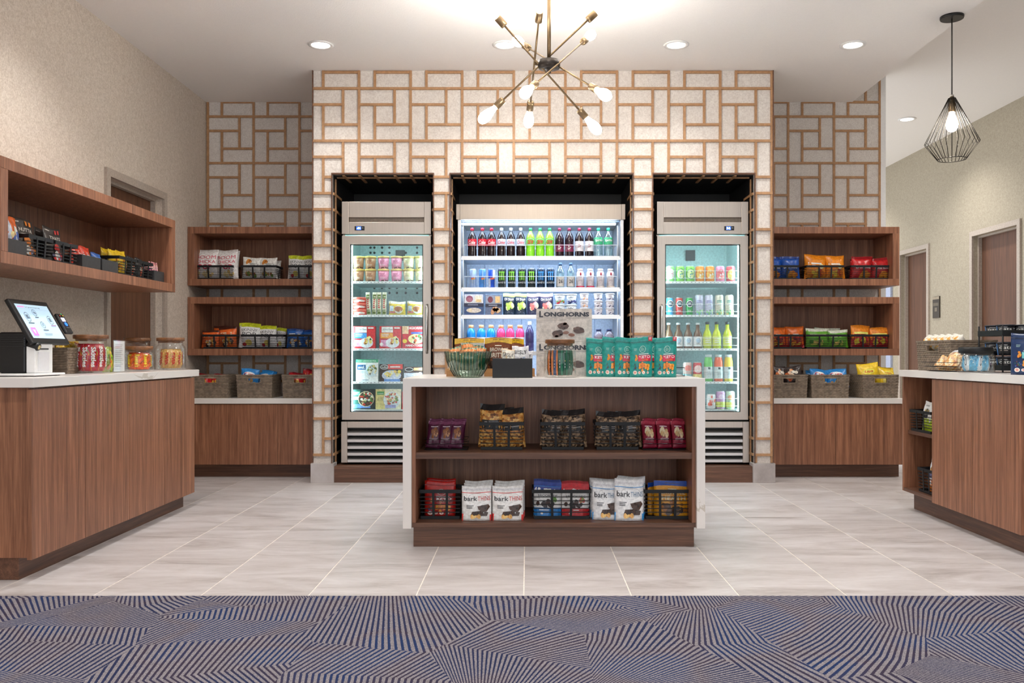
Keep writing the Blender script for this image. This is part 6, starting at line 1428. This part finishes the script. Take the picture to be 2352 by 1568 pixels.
pr = Print().rect(.22, .58, .72, .78, emit((206, 206, 240), .7, 'reader_screen'), 1, 1).ell(.5, .44, .2, .10, emit((40, 110, 240), .7, 'reader_button')).ell(.28, .88, .09, .04, (206, 60, 50)).ell(.68, .88, .09, .04, (226, 196, 70)).ell(.5, .95, .06, .02, emit((60, 220, 130), .8, 'reader_led')).lines(.2, .2, .8, .26, 1, (120, 120, 124))
link('reader_face', pr.mesh(lambda u, v, off: ((u - .5) * .068, -.0008 - off, (v - .5) * .115)), rd_)
MB().tube([(0, 0, 0), (0, .03, 0)], .006, 8).build('reader_arm', BLACK, ki, Vector((-2.46, 4.50, 1.16)) - Vector(ki.location))
sn = MB().lathe([(.014, -.05), (.02, -.045), (.02, .0), (.016, .006)], 18).build('scanner', BLACK, ki, Vector((-2.37, 4.215, 1.058)) - Vector(ki.location), (0, PI / 2 + .3, 0))
MB().lathe([(.001, .0065), (.011, .0065)], 16, cap0=False, cap1=False).build('scanner_lens', flat((226, 206, 150), .2), sn)
wicker('wicker basket of gummy bags behind the kiosk', -2.56, 4.80, zc, .30, .20, .135, PI / 2)
putx('haribo', 'white and gold gummy bag standing behind the kiosk', 4.66, 4.80, -2.52, zc + .06, zc + .178, 'gummy bags', tilt=-.1)
putx('yukes', 'gold gummy bag next to the fruit-candy jar', 4.79, 4.94, -2.53, zc + .06, zc + .185, 'gummy bags', tilt=-.15)
jar('wooden-lidded jar of red fruit-candy sleeves on the checkout counter', -2.42, 4.825, zc, .098, .212)
for i in range(5):
    a = .62 + (i - 2) * .56      # direction the sleeve faces, turned from the camera towards the shop
    place('skit', 'red fruit-candy sleeve, %s in the jar' % nth(i), (-2.42 + .062 * math.sin(a), 4.825 - .062 * math.cos(a), zc + .013), (-.02, 0, a), 'red fruit-candy sleeves')
jar('small wooden-lidded jar of orange candy on the checkout counter', -2.36, 5.29, zc, .086, .153)
for i in range(4):
    a = .62 + (i - 1.5) * .72
    place('reese', 'orange peanut-candy sleeve, %s in the small jar' % nth(i), (-2.36 + .05 * math.sin(a), 5.29 - .05 * math.cos(a), zc + .013), (-.02, 0, a), 'orange candy sleeves', .98)
jar('taller wooden-lidded jar standing behind the orange candy jar', -2.60, 5.80, zc, .092, .212)
jar('wooden-lidded jar of gold caramel bars at the counter end', -2.35, 5.73, zc, .095, .212)
for i in range(5):
    a = .60 + (i - 2) * .54
    place('twix', 'gold caramel bar, %s in the end jar' % nth(i), (-2.35 + .062 * math.sin(a), 5.73 - .062 * math.cos(a), zc + .013), (-.02, 0, a), 'gold caramel bars')
putx('gummy', 'green and orange candy bag behind the paper holder', 5.06, 5.18, -2.47, zc, zc + .15, tilt=-.05)
sh_ = thing('sign_holder', 'clear acrylic holder with a white printed sheet', 'sign holder', (-2.36, 5.03, zc))
o = MB().box(-.072, .072, -.003, .003, .003, .185).build('acrylic_sleeve', GLASS, sh_, rot=(0, 0, PI / 2)); o = MB().box(-.066, .066, -.001, .001, .006, .18).build('sheet', WHITE, sh_, rot=(-.0, 0, PI / 2))
link('lettering', Print().lines(.1, .12, .9, .9, 12, (190, 184, 184), .3).mesh(lambda u, v, off: ((u - .5) * .13, -.001 - off, .006 + v * .172)), o); MB().box(-.072, .072, -.03, .03, 0, .003).build('foot', GLASS, sh_, rot=(0, 0, PI / 2))
# ---------------------------------------------------------------- right counter top
wicker('large wicker basket of wrapped pastries on the right counter', 2.70, 5.50, zc, .46, .28, .185, -PI / 2)
for i in range(5): place('bun', 'wrapped pastry with orange print, %s on the large wicker' % ['farthest', 'second', 'third', 'fourth', 'nearest'][i], (2.62, 5.665 - .086 * i, zc + .118), (-.1, 0, -PI / 2 + .15), 'wrapped pastries', (.95, 1.1, 1.1))
tt = thing('wire_tray', 'low black wire tray of baked rounds on right counter', 'tray', (2.56, 5.27, zc))
for z in (.004, .03, .055): MB().tube([(-.085 - z * .5, -.12 - z * .5, z), (.085 + z * .5, -.12 - z * .5, z), (.085 + z * .5, .12 + z * .5, z), (-.085 - z * .5, .12 + z * .5, z)], .0018, 5, closed=True).build('wire_loop', BLACK, tt)
MB().box(-.08, .08, -.115, .115, .0005, .003).build('base', BLACK, tt)
for i in range(6):
    place('baked', 'packet of baked rounds, %s in the wire tray' % ['top near', 'top far', 'middle near', 'middle far', 'bottom near', 'bottom far'][i], (2.525 + .012 * (i // 2), 5.205 + .125 * (i % 2), zc + .006 + .014 * (2 - i // 2)), (-.75, 0, -PI / 2 + .5 - .2 * (i % 2)), 'packets of baked rounds', .88)
jar('black-lidded glass jar of blue cookie sleeves on right counter', 2.54, 4.935, zc, .098, .145, BLACK, .034)
for i in range(6):
    a = -.5 + (i - 2.5) * .48
    place('mint_w' if i % 2 else 'mint', '%s cookie sleeve, %s in the black-lidded jar' % (['pale blue', 'white and blue'][i % 2], nth(i)), (2.54 + .062 * math.sin(a), 4.935 - .062 * math.cos(a), zc + .012), (-.03, (.1, -.12, .05, .12, -.08, .0)[i], a), 'blue cookie sleeves', .86)
rk = thing('cup_rack', 'two-tier black metal rack of oat cups on right counter', 'rack', (2.79, 5.06, zc))
for sx in (-.10, .10):
    for sy in (-.13, .13): MB().tube([(sx, sy, 0), (sx, sy, .27)], .005, 8).build('post', BLACKMETAL, rk)
for z in (.012, .21):
    MB().rring(.21, .27, z, z + .032, .003).build('tier_rim', BLACKMETAL, rk); MB().box(-.102, .102, -.132, .132, z, z + .003).build('tier_floor', BLACKMETAL, rk)
for lv in range(3):
    for i in range(2):
        for j in range(2):
            zz = zc + (.0155 + .083 * lv if lv < 2 else .2135)
            place('oats', 'black oat cup, %s, %s %s in the rack' % (['bottom layer', 'middle layer', 'top layer'][lv], ['left', 'right'][i], ['front', 'rear'][j]), (2.79 + (-.05, .05)[i] * .98, 5.06 + (-.065, .06)[j], zz), -.5, 'oat cups in the rack', (.90, .90, .95 if lv < 2 else .75))
for j in range(3): place('oats', 'black oat cup, %s of the free stack by the blue pouch' % ['bottom', 'middle', 'top'][j], (2.79, 4.76, zc + .0005 + .0815 * j), -.5, 'free stack of oat cups')
place('keto_blue', 'navy snack pouch with turquoise panel at the right edge', (2.565, 4.47, zc), (0, 0, -.55), None, (1.0, 1.0, 1.0))
# ---------------------------------------------------------------- open bay of the right counter
basket('black basket of white and lime pouches in counter bay', 2.60, 5.585, .5205, .30, .17, .14, -PI / 2)
for i, y in enumerate((5.62, 5.50)): putx('white_lime', '%s white and lime pouch in the counter bay basket' % ['far', 'near'][i], y - .06, y + .06, 2.575, .5265, .72, 'white and lime pouches', tilt=-.12, face=-1)
basket('black basket of white and orange pouches in counter bay', 2.60, 5.50, .1405, .24, .17, .155, -PI / 2)
for i, y in enumerate((5.54, 5.43)): putx('white_orange', '%s white and orange pouch in the counter bay basket' % ['far', 'near'][i], y - .05, y + .05, 2.575, .1465, .365, 'white and orange pouches', tilt=-.10, face=-1)
